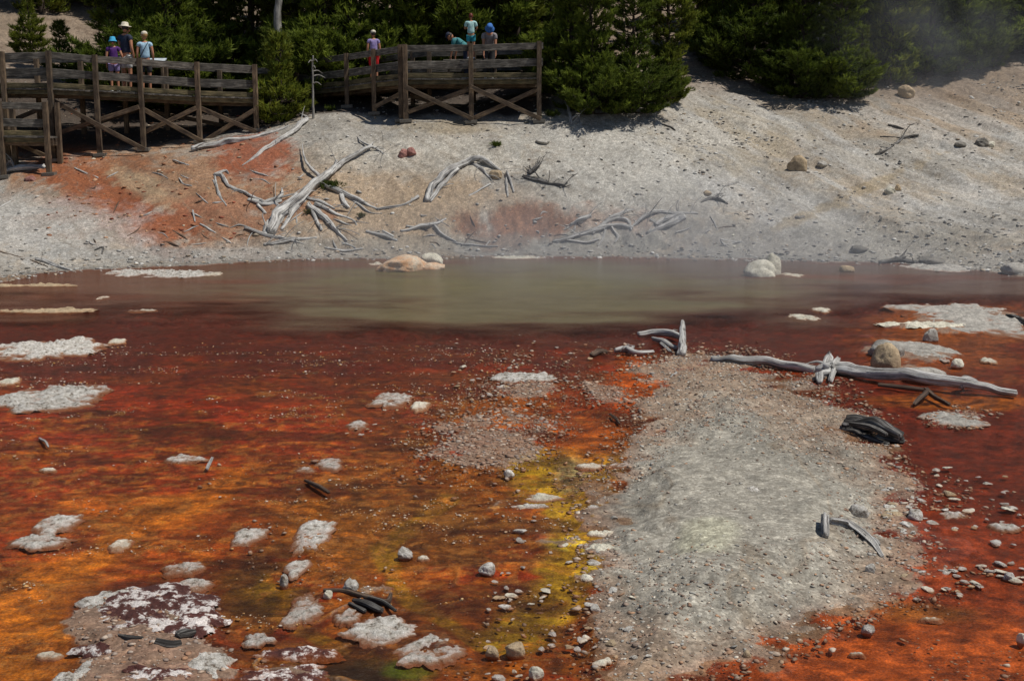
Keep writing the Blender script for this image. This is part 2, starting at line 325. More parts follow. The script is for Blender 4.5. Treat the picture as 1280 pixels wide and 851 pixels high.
def mat_water():
    m, nt, N, L, P = new_mat('water'); N.remove(P); out = N['Material Output']
    col = N.new('ShaderNodeAttribute'); col.attribute_name = 'tint'
    mk = N.new('ShaderNodeAttribute'); mk.attribute_name = 'murk'
    g = N.new('ShaderNodeNewGeometry')
    mp = N.new('ShaderNodeMapping'); mp.inputs['Scale'].default_value = (1, 1.9, 1); L.new(g.outputs['Position'], mp.inputs[0])
    n1 = noise(N, L, 5, 4, .6, mp.outputs[0], .4); n2 = noise(N, L, 26, 4, .65, mp.outputs[0])
    h = math_n(N, L, 'ADD', n1.outputs[0], math_n(N, L, 'MULTIPLY', n2.outputs[0], .35))
    b = N.new('ShaderNodeBump'); b.inputs['Strength'].default_value = .55; b.inputs['Distance'].default_value = .04; L.new(h, b.inputs['Height'])
    tr = N.new('ShaderNodeBsdfTransparent'); tr.inputs[0].default_value = (.93, .86, .78, 1)
    df = N.new('ShaderNodeBsdfDiffuse')
    n3 = noise(N, L, 1.2, 5, .6, mp.outputs[0]); r3 = ramp(N, [(.3, (.85, .85, .85)), (.7, (1.15, 1.15, 1.15))]); L.new(n3.outputs[0], r3.inputs[0])
    L.new(mixrgb(N, L, 'MULTIPLY', 1., col.outputs['Color'], r3.outputs[0]), df.inputs[0])
    ms = N.new('ShaderNodeMixShader'); L.new(mk.outputs['Fac'], ms.inputs[0]); L.new(tr.outputs[0], ms.inputs[1]); L.new(df.outputs[0], ms.inputs[2])
    gl = N.new('ShaderNodeBsdfGlossy'); gl.inputs['Roughness'].default_value = .09; L.new(b.outputs[0], gl.inputs['Normal'])
    fr = N.new('ShaderNodeFresnel'); fr.inputs[0].default_value = 1.33; L.new(b.outputs[0], fr.inputs['Normal'])
    fm = math_n(N, L, 'MULTIPLY', fr.outputs[0], math_n(N, L, 'ADD', math_n(N, L, 'MULTIPLY', mk.outputs['Fac'], .3), .2))
    m2 = N.new('ShaderNodeMixShader'); L.new(fm, m2.inputs[0]); L.new(ms.outputs[0], m2.inputs[1]); L.new(gl.outputs[0], m2.inputs[2])
    L.new(m2.outputs[0], out.inputs[0]); return m
def mat_stone(name, a, b, c=None, scale=9, pos=(.32, .62, .74)):
    m, nt, N, L, P = new_mat(name)
    tc = N.new('ShaderNodeTexCoord'); oi = N.new('ShaderNodeObjectInfo')
    g = N.new('ShaderNodeNewGeometry')
    n1 = noise(N, L, scale, 7, .68, g.outputs['Position']); n2 = noise(N, L, scale*7, 4, .7, g.outputs['Position'])
    st = [(pos[0], a), (pos[1], b)]+([(pos[2], c)] if c is not None else [])
    r = ramp(N, st); L.new(n1.outputs[0], r.inputs[0])
    r2 = ramp(N, [(.3, (.5, .48, .46)), (.55, (1, 1, 1)), (.8, (1.3, 1.3, 1.3))]); L.new(n2.outputs[0], r2.inputs[0])
    cc = mixrgb(N, L, 'MULTIPLY', .85, r.outputs[0], r2.outputs[0])
    rv = ramp(N, [(0, (.85, .84, .82)), (1, (1.2, 1.18, 1.15))]); L.new(oi.outputs['Random'], rv.inputs[0])
    cc = mixrgb(N, L, 'MULTIPLY', .8, cc, rv.outputs[0])
    # stained rim where the rock meets the coloured water
    sx = N.new('ShaderNodeSeparateXYZ'); L.new(g.outputs['Position'], sx.inputs[0])
    zz = math_n(N, L, 'ADD', sx.outputs[2], math_n(N, L, 'MULTIPLY', n1.outputs[0], -.03))
    mr = N.new('ShaderNodeMapRange'); L.new(zz, mr.inputs[0]); mr.inputs[1].default_value = -.03; mr.inputs[2].default_value = .0; mr.inputs[3].default_value = .9; mr.inputs[4].default_value = 0
    cc = mixrgb(N, L, 'MIX', mr.outputs[0], cc, tuple(srgb('#8a4a1c', 1.1)))
    L.new(cc, P.inputs['Base Color']); P.inputs['Roughness'].default_value = .9
    bump(N, L, math_n(N, L, 'ADD', n1.outputs[0], math_n(N, L, 'MULTIPLY', n2.outputs[0], .5)), .9, .03, P)
    return m
def mat_gravel():
    m, nt, N, L, P = new_mat('gravel')
    a = N.new('ShaderNodeAttribute'); a.attribute_name = 'tint'; g = N.new('ShaderNodeNewGeometry')
    n = noise(N, L, 60, 3, .6, g.outputs['Position']); r = ramp(N, [(.3, (.7, .7, .7)), (.7, (1.2, 1.2, 1.2))]); L.new(n.outputs[0], r.inputs[0])
    L.new(mixrgb(N, L, 'MULTIPLY', 1., a.outputs['Color'], r.outputs[0]), P.inputs['Base Color']); P.inputs['Roughness'].default_value = .85
    return m
def mat_driftwood(name, dark, mid, light):
    m, nt, N, L, P = new_mat(name)
    a = N.new('ShaderNodeAttribute'); a.attribute_name = 'grain'
    mp = N.new('ShaderNodeMapping'); mp.inputs['Scale'].default_value = (1, 1, .06); L.new(a.outputs['Vector'], mp.inputs[0])
    n1 = noise(N, L, 24, 6, .7, mp.outputs[0]); n2 = noise(N, L, 5, 4, .6, a.outputs['Vector'])
    f = math_n(N, L, 'ADD', math_n(N, L, 'MULTIPLY', n1.outputs[0], .75), math_n(N, L, 'MULTIPLY', n2.outputs[0], .25))
    r = ramp(N, [(.38, dark), (.5, mid), (.62, light)]); L.new(f, r.inputs[0])
    L.new(r.outputs[0], P.inputs['Base Color']); P.inputs['Roughness'].default_value = .8
    bump(N, L, n1.outputs[0], .9, .03, P)
    return m
def mat_board(name, dark, mid, light):
    m, nt, N, L, P = new_mat(name)
    tc = N.new('ShaderNodeTexCoord'); oi = N.new('ShaderNodeObjectInfo')
    add = N.new('ShaderNodeVectorMath'); add.operation = 'ADD'; L.new(tc.outputs['Object'], add.inputs[0])
    cmb = N.new('ShaderNodeCombineXYZ'); L.new(math_n(N, L, 'MULTIPLY', oi.outputs['Random'], 30.), cmb.inputs[0]); L.new(cmb.outputs[0], add.inputs[1])
    mp = N.new('ShaderNodeMapping'); mp.inputs['Scale'].default_value = (.12, 1, 1); L.new(add.outputs[0], mp.inputs[0])
    n1 = noise(N, L, 30, 6, .65, mp.outputs[0]); n2 = noise(N, L, 3, 4, .6, add.outputs[0])
    f = math_n(N, L, 'ADD', math_n(N, L, 'MULTIPLY', n1.outputs[0], .6), math_n(N, L, 'MULTIPLY', n2.outputs[0], .4))
    r = ramp(N, [(.36, dark), (.5, mid), (.66, light)]); L.new(f, r.inputs[0])
    rv = ramp(N, [(0, (.65, .65, .65)), (1, (1.35, 1.3, 1.25))]); L.new(oi.outputs['Random'], rv.inputs[0])
    L.new(mixrgb(N, L, 'MULTIPLY', .9, r.outputs[0], rv.outputs[0]), P.inputs['Base Color']); P.inputs['Roughness'].default_value = .85
    bump(N, L, n1.outputs[0], .6, .01, P)
    return m
def mat_leaf(name):
    m, nt, N, L, P = new_mat(name)
    a = N.new('ShaderNodeAttribute'); a.attribute_name = 'tint'; oi = N.new('ShaderNodeObjectInfo')
    rv = ramp(N, [(0, (.6, .62, .58)), (1, (1.25, 1.18, 1.05))]); L.new(oi.outputs['Random'], rv.inputs[0])
    c = mixrgb(N, L, 'MULTIPLY', 1., a.outputs['Color'], rv.outputs[0])
    L.new(c, P.inputs['Base Color']); P.inputs['Roughness'].default_value = .7; P.inputs['Specular IOR Level'].default_value = .25
    t = N.new('ShaderNodeBsdfTranslucent'); L.new(c, t.inputs[0])
    ms = N.new('ShaderNodeMixShader'); ms.inputs[0].default_value = .4; L.new(P.outputs[0], ms.inputs[1]); L.new(t.outputs[0], ms.inputs[2])
    L.new(ms.outputs[0], N['Material Output'].inputs[0]); return m
def mat_bark(name, a, b):
    m, nt, N, L, P = new_mat(name); tc = N.new('ShaderNodeTexCoord')
    mp = N.new('ShaderNodeMapping'); mp.inputs['Scale'].default_value = (1, 1, .25); L.new(tc.outputs['Object'], mp.inputs[0])
    n = noise(N, L, 12, 6, .7, mp.outputs[0]); r = ramp(N, [(.35, a), (.65, b)]); L.new(n.outputs[0], r.inputs[0])
    L.new(r.outputs[0], P.inputs['Base Color']); P.inputs['Roughness'].default_value = .9; bump(N, L, n.outputs[0], .8, .03, P); return m
def mat_plain(name, c, rough=.8, var=.15, scale=14):
    m, nt, N, L, P = new_mat(name); tc = N.new('ShaderNodeTexCoord')
    n = noise(N, L, scale, 4, .6, tc.outputs['Object']); c = np.asarray(c)
    r = ramp(N, [(.35, c*(1-var*1.6)), (.65, np.minimum(c*(1+var), .95))]); L.new(n.outputs[0], r.inputs[0])
    L.new(r.outputs[0], P.inputs['Base Color']); P.inputs['Roughness'].default_value = rough; bump(N, L, n.outputs[0], .3, .02, P); return m
M = {
 'terrain': mat_terrain(), 'water': mat_water(), 'gravel': mat_gravel(),
 'sinter': mat_stone('sinter_crust', srgb('#6c5e50', 1.1), srgb('#b4afa6', 1.2), srgb('#d8d5cf', 1.2), 16, (.36, .46, .62)),
 'pinksinter': mat_stone('pink_sinter', srgb('#4e2822', 1.1), srgb('#5e3830', 1.1), srgb('#d4cdc9', 1.25), 9, (.44, .5, .56)),
 'white': mat_stone('white_rock', srgb('#a9a493', 1.2), srgb('#d6d2c2', 1.2), None, 5),
 'orange': mat_stone('orange_rock', srgb('#d3cbb8', 1.2), srgb('#c8925f', 1.2), srgb('#c07840', 1.2), 3),
 'tan': mat_stone('tan_rock', srgb('#8c7a62', 1.2), srgb('#b8a486', 1.25), None, 7),
 'grey': mat_stone('grey_rock', srgb('#7c7872', 1.2), srgb('#b0aca4', 1.25), None, 8),
 'pink': mat_stone('pink_rock', srgb('#7a4a44', 1.2), srgb('#a87c72', 1.2), None, 7),
 'dark': mat_stone('dark_rock', srgb('#5f5b54', 1.1), srgb('#8f8a82', 1.1), None, 7),
 'drift': mat_driftwood('driftwood', srgb('#4a4642', 1.1), srgb('#a5a29d', 1.25), srgb('#cfcdc8', 1.25)),
 'driftdark': mat_driftwood('dark_driftwood', srgb('#1c1917'), srgb('#45413d', 1.), srgb('#a8a49f', 1.1)),
 'driftbrown': mat_driftwood('brown_driftwood', srgb('#2b2019'), srgb('#5a4638', 1.), srgb('#8b7664', 1.)),
 'board': mat_board('weathered_board', srgb('#2c2926'), srgb('#56524b', 1.1), srgb('#8c877e', 1.2)),
 'post': mat_board('brown_timber', srgb('#30271e'), srgb('#5c4d3d', 1.1), srgb('#857259', 1.2)),
 'mossy': mat_board('mossy_board', srgb('#2e2a1c'), srgb('#585038', 1.15), srgb('#837656', 1.15)),
 'pad': mat_plain('concrete_pad', srgb('#6a655c', 1.1)),
 'leaf': mat_leaf('pine_needles'), 'bark': mat_bark('pine_bark', srgb('#2c241d'), srgb('#5a4c40')), 'deadbark': mat_bark('dead_bark', srgb('#6c6862'), srgb('#aaa69e')),
 'skin': mat_plain('skin', srgb('#b07a5c', 1.1), .6, .05), 'navy': mat_plain('navy_cloth', srgb('#20283c', 1.2)), 'purple': mat_plain('purple_cloth', srgb('#4a1c66', 1.2)),
 'whitecloth': mat_plain('white_cloth', srgb('#c9c9c4', 1.2)), 'lilac': mat_plain('lilac_cloth', srgb('#8f80b0', 1.2)), 'paleblue': mat_plain('pale_blue_cloth', srgb('#a3c3d6', 1.2)),
 'cyan': mat_plain('cyan_cloth', srgb('#3fa6cf', 1.2)), 'cream': mat_plain('cream_cloth', srgb('#cfc6b2', 1.2)), 'charcoal': mat_plain('charcoal_cloth', srgb('#3a3a3c', 1.1)),
 'red': mat_plain('red_cloth', srgb('#c0141c', 1.2)), 'turq': mat_plain('turquoise_cloth', srgb('#2f96a6', 1.2)), 'mint': mat_plain('mint_cloth', srgb('#a9cfcc', 1.2)),
 'teal': mat_plain('teal_cloth', srgb('#3c7c80', 1.2)), 'blue': mat_plain('blue_cloth', srgb('#3468ac', 1.2)), 'greycloth': mat_plain('grey_cloth', srgb('#8a8488', 1.1)), 'hairred': mat_plain('auburn_hair', srgb('#6a2c1c', 1.1), .6, .3, 60),
 'hairdark': mat_plain('dark_hair', srgb('#2a1d17', 1.1), .6, .3, 60), 'hairfair': mat_plain('fair_hair', srgb('#9c7848', 1.1), .6, .3, 60), 'black': mat_plain('black_strap', srgb('#1a1a1c')), 'sign': mat_plain('sign_panel', srgb('#b9c2c8', 1.1)),
 'herb': mat_leaf('herb_leaf'),
}

# ------------------------------------------------------------------ object helpers
def tag(o, label=None, cat=None, group=None, kind=None):
    if label: o['label'] = label
    if cat: o['category'] = cat
    if group: o['group'] = group
    if kind: o['kind'] = kind
    return o
def empty(name, loc=(0, 0, 0)):
    o = bpy.data.objects.new(name, None); o.location = [float(v) for v in loc]; o.empty_display_size = .1; COL.objects.link(o); return o
def mk(name, V, Fc, mat, parent=None, smooth=False, attrs=None):
    """vertices in world coordinates relative to the parent's location"""
    me = bpy.data.meshes.new(name); V = np.asarray(V, float)
    if isinstance(Fc, np.ndarray):
        n, k = Fc.shape
        me.vertices.add(len(V)); me.vertices.foreach_set('co', V.ravel())
        me.loops.add(n*k); me.loops.foreach_set('vertex_index', Fc.ravel().astype(np.int32))
        me.polygons.add(n); me.polygons.foreach_set('loop_start', np.arange(n, dtype=np.int32)*k)
        me.polygons.foreach_set('loop_total', np.full(n, k, np.int32)); me.update(calc_edges=True)
    else:
        me.from_pydata([tuple(v) for v in V], [], Fc); me.update()
    if smooth: me.polygons.foreach_set('use_smooth', np.ones(len(me.polygons), bool))
    for k, (typ, arr_) in (attrs or {}).items():
        at = me.attributes.new(k, typ, 'POINT')
        if typ == 'FLOAT_COLOR': at.data.foreach_set('color', np.c_[arr_.reshape(-1, 3), np.ones(len(V))].ravel())
        elif typ == 'FLOAT': at.data.foreach_set('value', arr_.ravel())
        else: at.data.foreach_set('vector', arr_.ravel())
    me.materials.append(M[mat]); o = bpy.data.objects.new(name, me); COL.objects.link(o)
    if parent: o.parent = parent
    return o
def grid_faces(nr, nc):
    i = np.arange(nr*nc).reshape(nr, nc)
    return np.stack([i[:-1, :-1], i[:-1, 1:], i[1:, 1:], i[1:, :-1]], -1).reshape(-1, 4)

# ground
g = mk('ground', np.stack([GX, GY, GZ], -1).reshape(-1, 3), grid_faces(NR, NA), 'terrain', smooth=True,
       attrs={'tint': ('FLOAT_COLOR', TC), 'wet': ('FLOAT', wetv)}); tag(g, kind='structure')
# water
wr = np.concatenate([[-40, -20, 0, 4], np.linspace(6, 32, 330)]); wc = np.concatenate([np.linspace(-4, -.7, 12), np.linspace(-.65, .65, 300), np.linspace(.7, 4, 12)])
WY = np.repeat(wr[:, None], len(wc), 1); WX = wc[None]*np.maximum(WY, 6)
wu, wv_ = proj(WX, WY, 0*WX); nn = fbm(WX*.6, WY*1.2, 4, 201); nm = fbm(WX*.35, WY*.9, 4, 202)
edge = np.interp(wu, [-400, 0, 60, 200, 330, 480, 620, 760, 900, 1000, 1080, 1150, 1700], [395, 392, 395, 400, 410, 418, 422, 420, 412, 402, 388, 378, 372])
murk = .06+.88*ss(26, -46, wv_-edge+22*nn+16*nm+8*fbm(WX*2.5, WY*4, 3, 203))
wcol = np.broadcast_to(srgb('#604636', 1.1), WX.shape+(3,)).copy()
q = np.sqrt(((wu-650)/330)**2+((wv_-372)/48)**2)
wcol = mixc(wcol, srgb('#665d44', 1.15), ss(1.5, .3, q+.35*nn+.2*nm)); wcol = mixc(wcol, srgb('#6b633d', 1.15), ss(1.1, .2, np.sqrt(((wu-620)/250)**2+((wv_-352)/20)**2)+.3*nn)*.6)
wcol = mixc(wcol, srgb('#655349', 1.1), ss(.9, 1.5, q)*ss(760, 1000, wu)*.8); wcol = mixc(wcol, srgb('#6a4233', 1.1), ss(1., 1.8, q)*ss(500, 200, wu)*.6)
wcol = mixc(wcol, srgb('#56281a', 1.05), ss(-46, 12, wv_-edge+18*nn+12*nm)); wcol = mixc(wcol, srgb('#75402c', 1.1), ss(.2, .6, nm)*.45*ss(.8, 1.2, q))
w_o = mk('water', np.stack([WX, WY, 0*WX], -1).reshape(-1, 3), grid_faces(*WX.shape), 'water', smooth=True,
         attrs={'tint': ('FLOAT_COLOR', wcol), 'murk': ('FLOAT', murk)}); tag(w_o, kind='structure')

# ------------------------------------------------------------------ boards, boxes
def beam(name, a, b, w, t, mat, parent, up=(0, 0, 1), roll=0):
    """box from a to b, w = height across, t = thickness; its own local X runs along the board"""
    a = Vector(a); b = Vector(b); x = (b-a).normalized(); u = Vector(up)
    yv = u.cross(x)
    if yv.length < 1e-3: yv = Vector((0, 1, 0)).cross(x)
    yv.normalize(); zv = x.cross(yv).normalized(); Ln = (b-a).length
    bm = bmesh.new(); n = max(1, int(Ln/.8))
    ys, zs = t/2, w/2; ch = min(.008, ys*.4, zs*.4)
    ring = [(-ys+ch, -zs), (ys-ch, -zs), (ys, -zs+ch), (ys, zs-ch), (ys-ch, zs), (-ys+ch, zs), (-ys, zs-ch), (-ys, -zs+ch)]
    rs = []
    for i in range(n+1):
        j1 = random.uniform(-.004, .004); j2 = random.uniform(-.006, .006)
        rs.append([bm.verts.new((Ln*i/n, p+j1, q+j2)) for p, q in ring])
    for i in range(n):
        for k in range(8): bm.faces.new((rs[i][k], rs[i][(k+1) % 8], rs[i+1][(k+1) % 8], rs[i+1][k]))
    bm.faces.new(rs[0][::-1]); bm.faces.new(rs[-1])
    bmesh.ops.recalc_face_normals(bm, faces=bm.faces)
    me = bpy.data.meshes.new(name); bm.to_mesh(me); bm.free(); me.materials.append(M[mat])
    o = bpy.data.objects.new(name, me); COL.objects.link(o)
    rot = Matrix((x, yv, zv)).transposed().to_4x4()
    mw = Matrix.Translation(a)@rot
    if parent: o.parent = parent; o.matrix_parent_inverse = Matrix.Identity(4); o.matrix_local = Matrix.Translation(-parent.location)@mw
    else: o.matrix_world = mw
    return o
def slab(name, quad, th, mat, parent):
    """deck surface as separate planks in one mesh: quad = near a, near b, far b, far a (world)"""
    a, b, c, d = [np.array(q, float) for q in quad]; Ln = np.linalg.norm(b-a); n = max(1, int(Ln/.15)); V = []; Fc = []
    for i in range(n):
        t0 = i/n; t1 = (i+.92)/n; dz = random.uniform(-.004, .004)
        qs = [a+(b-a)*t0, a+(b-a)*t1, d+(c-d)*t1, d+(c-d)*t0]; k = len(V)
        V += [p+[0, 0, dz] for p in qs]+[p+[0, 0, dz-th] for p in qs]
        Fc += [(k, k+1, k+2, k+3), (k+7, k+6, k+5, k+4), (k, k+4, k+5, k+1), (k+1, k+5, k+6, k+2), (k+2, k+6, k+7, k+3), (k+3, k+7, k+4, k)]
    return mk(name, np.array(V)-np.array(parent.location), Fc, mat, parent)

def zat(py, Y, px=640): return PY(px, py, Y)[2]
def boardwalk(root, near, depth_dir, width, braces=(), far_rail=True, rails=(0, .42), deck_split=True, foot=True, end_posts=True):
    """near: list of (px, y_top, y_deck, Y). rails and posts stand on the near side, another row on the far side"""
    pts = []
    for (px, yt, yd, Y) in near:
        t = PY(px, yt, Y); dk = zat(yd, Y, px); pts.append((t[0], Y, dk, t[2]))
    dd = np.array(depth_dir)*width
    def gz(x, y): return float(hz(x, y))
    for side in ((0, 1) if far_rail else (0,)):
        off = dd*side
        for i, (x, y, dk, tp) in enumerate(pts):
            X, Yy = x+off[0], y+off[1]; zb = gz(X, Yy)-.12
            beam('post', (X, Yy, min(zb, dk-.3)), (X, Yy, tp+.03), .14, .13, 'post', root, up=(0, 1, 0))
            if foot and side == 0: beam('footing', (X-.17, Yy, zb+.15), (X+.17, Yy, zb+.17), .1, .26, 'pad', root)
        for i in range(len(pts)-1):
            p, q_ = pts[i], pts[i+1]; yo = .09 if side == 0 else .09
            a = np.array([p[0]+off[0], p[1]+off[1]+yo, 0]); b = np.array([q_[0]+off[0], q_[1]+off[1]+yo, 0])
            for zz, w in ((0, .18), (.44, .22)):
                ztop = [p[3]-zz-w/2, q_[3]-zz-w/2]
                beam('rail_board', a+[0, 0, ztop[0]+random.uniform(-.01, .01)], b+[0, 0, ztop[1]+random.uniform(-.01, .01)], w, .045, 'board', root)
            beam('curb_board', a+[0, 0, p[2]+.08], b+[0, 0, q_[2]+.08], .13, .05, 'mossy', root)
            beam('fascia_board', a+[0, 0, p[2]-.10], b+[0, 0, q_[2]-.10], .15, .05, 'mossy', root)
    for i in range(len(pts)-1):
        p, q_ = pts[i], pts[i+1]
        a = np.array([p[0], p[1]+.0, p[2]]); b = np.array([q_[0], q_[1]+.0, q_[2]]); D3 = np.array([dd[0], dd[1], 0])
        slab('deck', (a, b, b+D3, a+D3), .045, 'board', root)
        for f in (.2, .5, .8):
            D = D3*f; beam('joist', a+D-[0, 0, .16], b+D-[0, 0, .16], .2, .06, 'post', root)
    for (x0, y0, x1, y1, Y, s) in braces:
        a = PY(x0, y0, Y); b = PY(x1, y1, Y); beam('brace', a+[0, s, 0], b+[0, s, 0], .125, .045, 'post', root)
    return pts

bl = empty('boardwalk', PY(190, 190, 36.2)); tag(bl, 'long weathered timber boardwalk at upper left, carrying three people over the red slope', 'boardwalk')
LN = [(-170, 62, 108, 36.4), (-85, 66, 110, 36.0), (2, 66, 110, 35.7), (60, 65, 110.5, 35.6), (118, 70, 113, 35.9), (174, 74, 116, 36.2), (246, 79, 120, 36.6), (318, 82, 122, 37.1)]
boardwalk(bl, LN, (.06, 1), 2.2, braces=[(62, 123, 182, 187, 35.9, -.11), (66, 168, 172, 134, 35.9, .13), (177, 135, 254, 177, 36.4, -.11), (178, 166, 244, 135, 36.4, .13), (249, 134, 321, 165, 36.8, -.11), (254, 177, 316, 138, 36.8, .13),
    (-80, 132, 58, 195, 36, -.11), (-80, 190, 58, 132, 36, .13), (70, 170, 172, 138, 38.4, 0), (180, 138, 320, 165, 38.6, 0)])
b2 = empty('boardwalk', PY(20, 205, 34.6)); tag(b2, 'lower timber walkway at the far left edge, passing below the long boardwalk', 'boardwalk')
boardwalk(b2, [(-190, 118, 160, 34.3), (-95, 124, 166, 34.4), (-2, 128, 170, 34.5), (56, 129, 171, 34.6)], (0, 1), .9, far_rail=True)
b3 = empty('viewing_platform', PY(590, 155, 36)); tag(b3, 'square timber viewing platform with cross braces standing above the middle of the bank', 'platform')
PN = [(506, 57, 98, 36), (588.5, 56, 98, 36), (674, 53, 97, 36)]
boardwalk(b3, PN, (0, 1), 2.7, braces=[(507, 109, 590, 149, 36, -.11), (510, 140, 587, 111, 36, .13), (588, 109, 676, 149, 36, -.11), (592, 148, 671, 112, 36, .13), (512, 120, 590, 140, 38, 0), (590, 140, 670, 118, 38.2, 0)])
p0 = PY(674, 53, 36); 
for zz, w in ((0, .18), (.44, .22)):
    beam('rail_board', (p0[0]+.09, 36, p0[2]-zz-w/2), (p0[0]+.09, 38.7, p0[2]-zz-w/2), w, .045, 'board', b3)
b4 = empty('boardwalk', PY(440, 148, 37)); tag(b4, 'shaded walkway running back from the viewing platform into the trees', 'boardwalk')
pts4 = boardwalk(b4, [(280, 84, 121, 41.5), (370, 76, 113, 40.4), (432.5, 68, 107, 38.2), (466.5, 62.5, 102, 37.0), (500, 57.5, 98.6, 36.15)], (.35, .94), 2.0, braces=[(467, 134, 503, 116, 36.7, .1)])

# bench on the platform and the sloping information sign on the left walk
dk = zat(98, 36); bx = PY(592, 90, 37.7)
bn = empty('bench', (bx[0], 37.9, dk)); tag(bn, 'plain plank bench on the viewing platform that the standing child uses as a step', 'bench')
for yy in (-.13, .03, .19): beam('seat_plank', (bx[0]-.9, 37.9+yy-.03, dk+.58), (bx[0]+.8, 37.9+yy-.03, dk+.58), .045, .14, 'board', bn)
for xx in (-.75, .65):
    for yy in (-.13, .16): beam('leg', (bx[0]+xx, 37.9+yy, dk+.005), (bx[0]+xx, 37.9+yy, dk+.555), .09, .07, 'post', bn, up=(0, 1, 0))
sgp = PY(194, 80, 38); sdk = zat(115.5, 36.2)
sg = empty('information_sign', (sgp[0], 38.0, sdk)); tag(sg, 'pale low information panel tilted behind the rail, right of the woman in pale blue', 'sign')
zt = zat(73.5, 38)
V = [(-.3, -.2, 0), (.3, -.2, 0), (.3, .2, .12), (-.3, .2, .12)]; V = V+[(x, y_, z-.03) for x, y_, z in V]
mk('panel', np.array(V)+[0, 0, zt-sdk-.1], [(0, 1, 2, 3), (7, 6, 5, 4), (0, 4, 5, 1), (1, 5, 6, 2), (2, 6, 7, 3), (3, 7, 4, 0)], 'sign', sg)
for xx in (-.2, .2): beam('post', (sgp[0]+xx, 38, sdk), (sgp[0]+xx, 38, zt-.06), .08, .08, 'post', sg, up=(0, 1, 0))

# ------------------------------------------------------------------ driftwood
def catmull(P, n):
    P = np.array(P, float); Q = np.vstack([2*P[0]-P[1], P, 2*P[-1]-P[-2]]); out = []
    for i in range(1, len(Q)-2):
        for t in np.linspace(0, 1, n, endpoint=False):
            a, b, c, d = Q[i-1:i+3]; out.append(.5*((2*b)+(c-a)*t+(2*a-5*b+4*c-d)*t*t+(3*b-a-3*c+d)*t**3))
    out.append(Q[-2]); return np.array(out)
def tube(P, rad, seed, flat=1., nseg=16, rough=.34):
    C = catmull(np.c_[P, rad], 10); pts = C[:, :3]; rr = np.maximum(C[:, 3], .003)
    T = np.gradient(pts, axis=0); T /= np.linalg.norm(T, axis=1)[:, None]+1e-9
    Ln = np.r_[0, np.cumsum(np.linalg.norm(np.diff(pts, axis=0), axis=1))]
    U = np.cross(T, [0.03, .1, 1.]); U /= np.linalg.norm(U, axis=1)[:, None]+1e-9; W = np.cross(U, T)
    th = np.linspace(0, 2*np.pi, nseg, endpoint=False)
    A, Bq = np.meshgrid(th, Ln)
    nz = fbm(np.cos(A)*1.6+seed*3.1, np.sin(A)*1.6+Bq*1.3, 3, seed)*rough+fbm(A*2.5, Bq*.7+seed, 2, seed+5)*rough*.5
    gro = np.abs(fbm(A*2.1+seed, Bq*.35, 3, seed+7)); gw = np.abs(fbm((A-6.2832)*2.1+seed, Bq*.35, 3, seed+7)); tb = A/6.2832; gro = gro*(1-tb**4)+gw*tb**4
    r = rr[:, None]*(1.12+nz-.55*np.exp(-(gro/.12)**2))
    V = pts[:, None]+U[:, None]*(r*np.cos(A))[..., None]+W[:, None]*(r*np.sin(A)*flat)[..., None]
    if len(P) > 2 and rough > .2: pts = pts+np.c_[fbm(Ln*1.6, Ln*0+seed, 3, seed+20), fbm(Ln*1.6, Ln*0+seed, 3, seed+21), fbm(Ln*1.6, Ln*0+seed, 3, seed+22)]*np.minimum(rr*.9, .06)[:, None]; V = pts[:, None]+U[:, None]*(r*np.cos(A))[..., None]+W[:, None]*(r*np.sin(A)*flat)[..., None]
    wob = (fbm(Ln*2.5, Ln*0+seed, 3, seed+9)*.25)[:, None]*rr[:, None]
    V = V+wob[:, None]*U[:, None]
    n = len(pts); V = V.reshape(-1, 3); V = np.vstack([V, pts[0]-T[0]*rr[0]*.3, pts[-1]+T[-1]*rr[-1]*.5])
    i = np.arange(n*nseg).reshape(n, nseg); j = np.roll(i, -1, 1)
    Fc = [tuple(f) for f in np.stack([i[:-1], i[1:], j[1:], j[:-1]], -1).reshape(-1, 4)]
    Fc += [(int(n*nseg), int(i[0, k]), int(j[0, k])) for k in range(nseg)]+[(int(n*nseg)+1, int(j[-1, k]), int(i[-1, k])) for k in range(nseg)]
    gr = np.stack([np.cos(A)*.12, np.sin(A)*.12, Bq+seed], -1).reshape(-1, 3); gr = np.vstack([gr, [0, 0, seed], [0, 0, Ln[-1]+seed]])
    return V, Fc, gr
def ground_pts(L_, lift=.3):
    out = []; 
    for q_ in L_:
        if len(q_) == 5: out.append(list(PY(q_[0], q_[1], q_[4])))        # explicit depth
        else: p = G(q_[0], q_[1]); out.append([p[0], p[1], p[2]])
    return np.array(out)
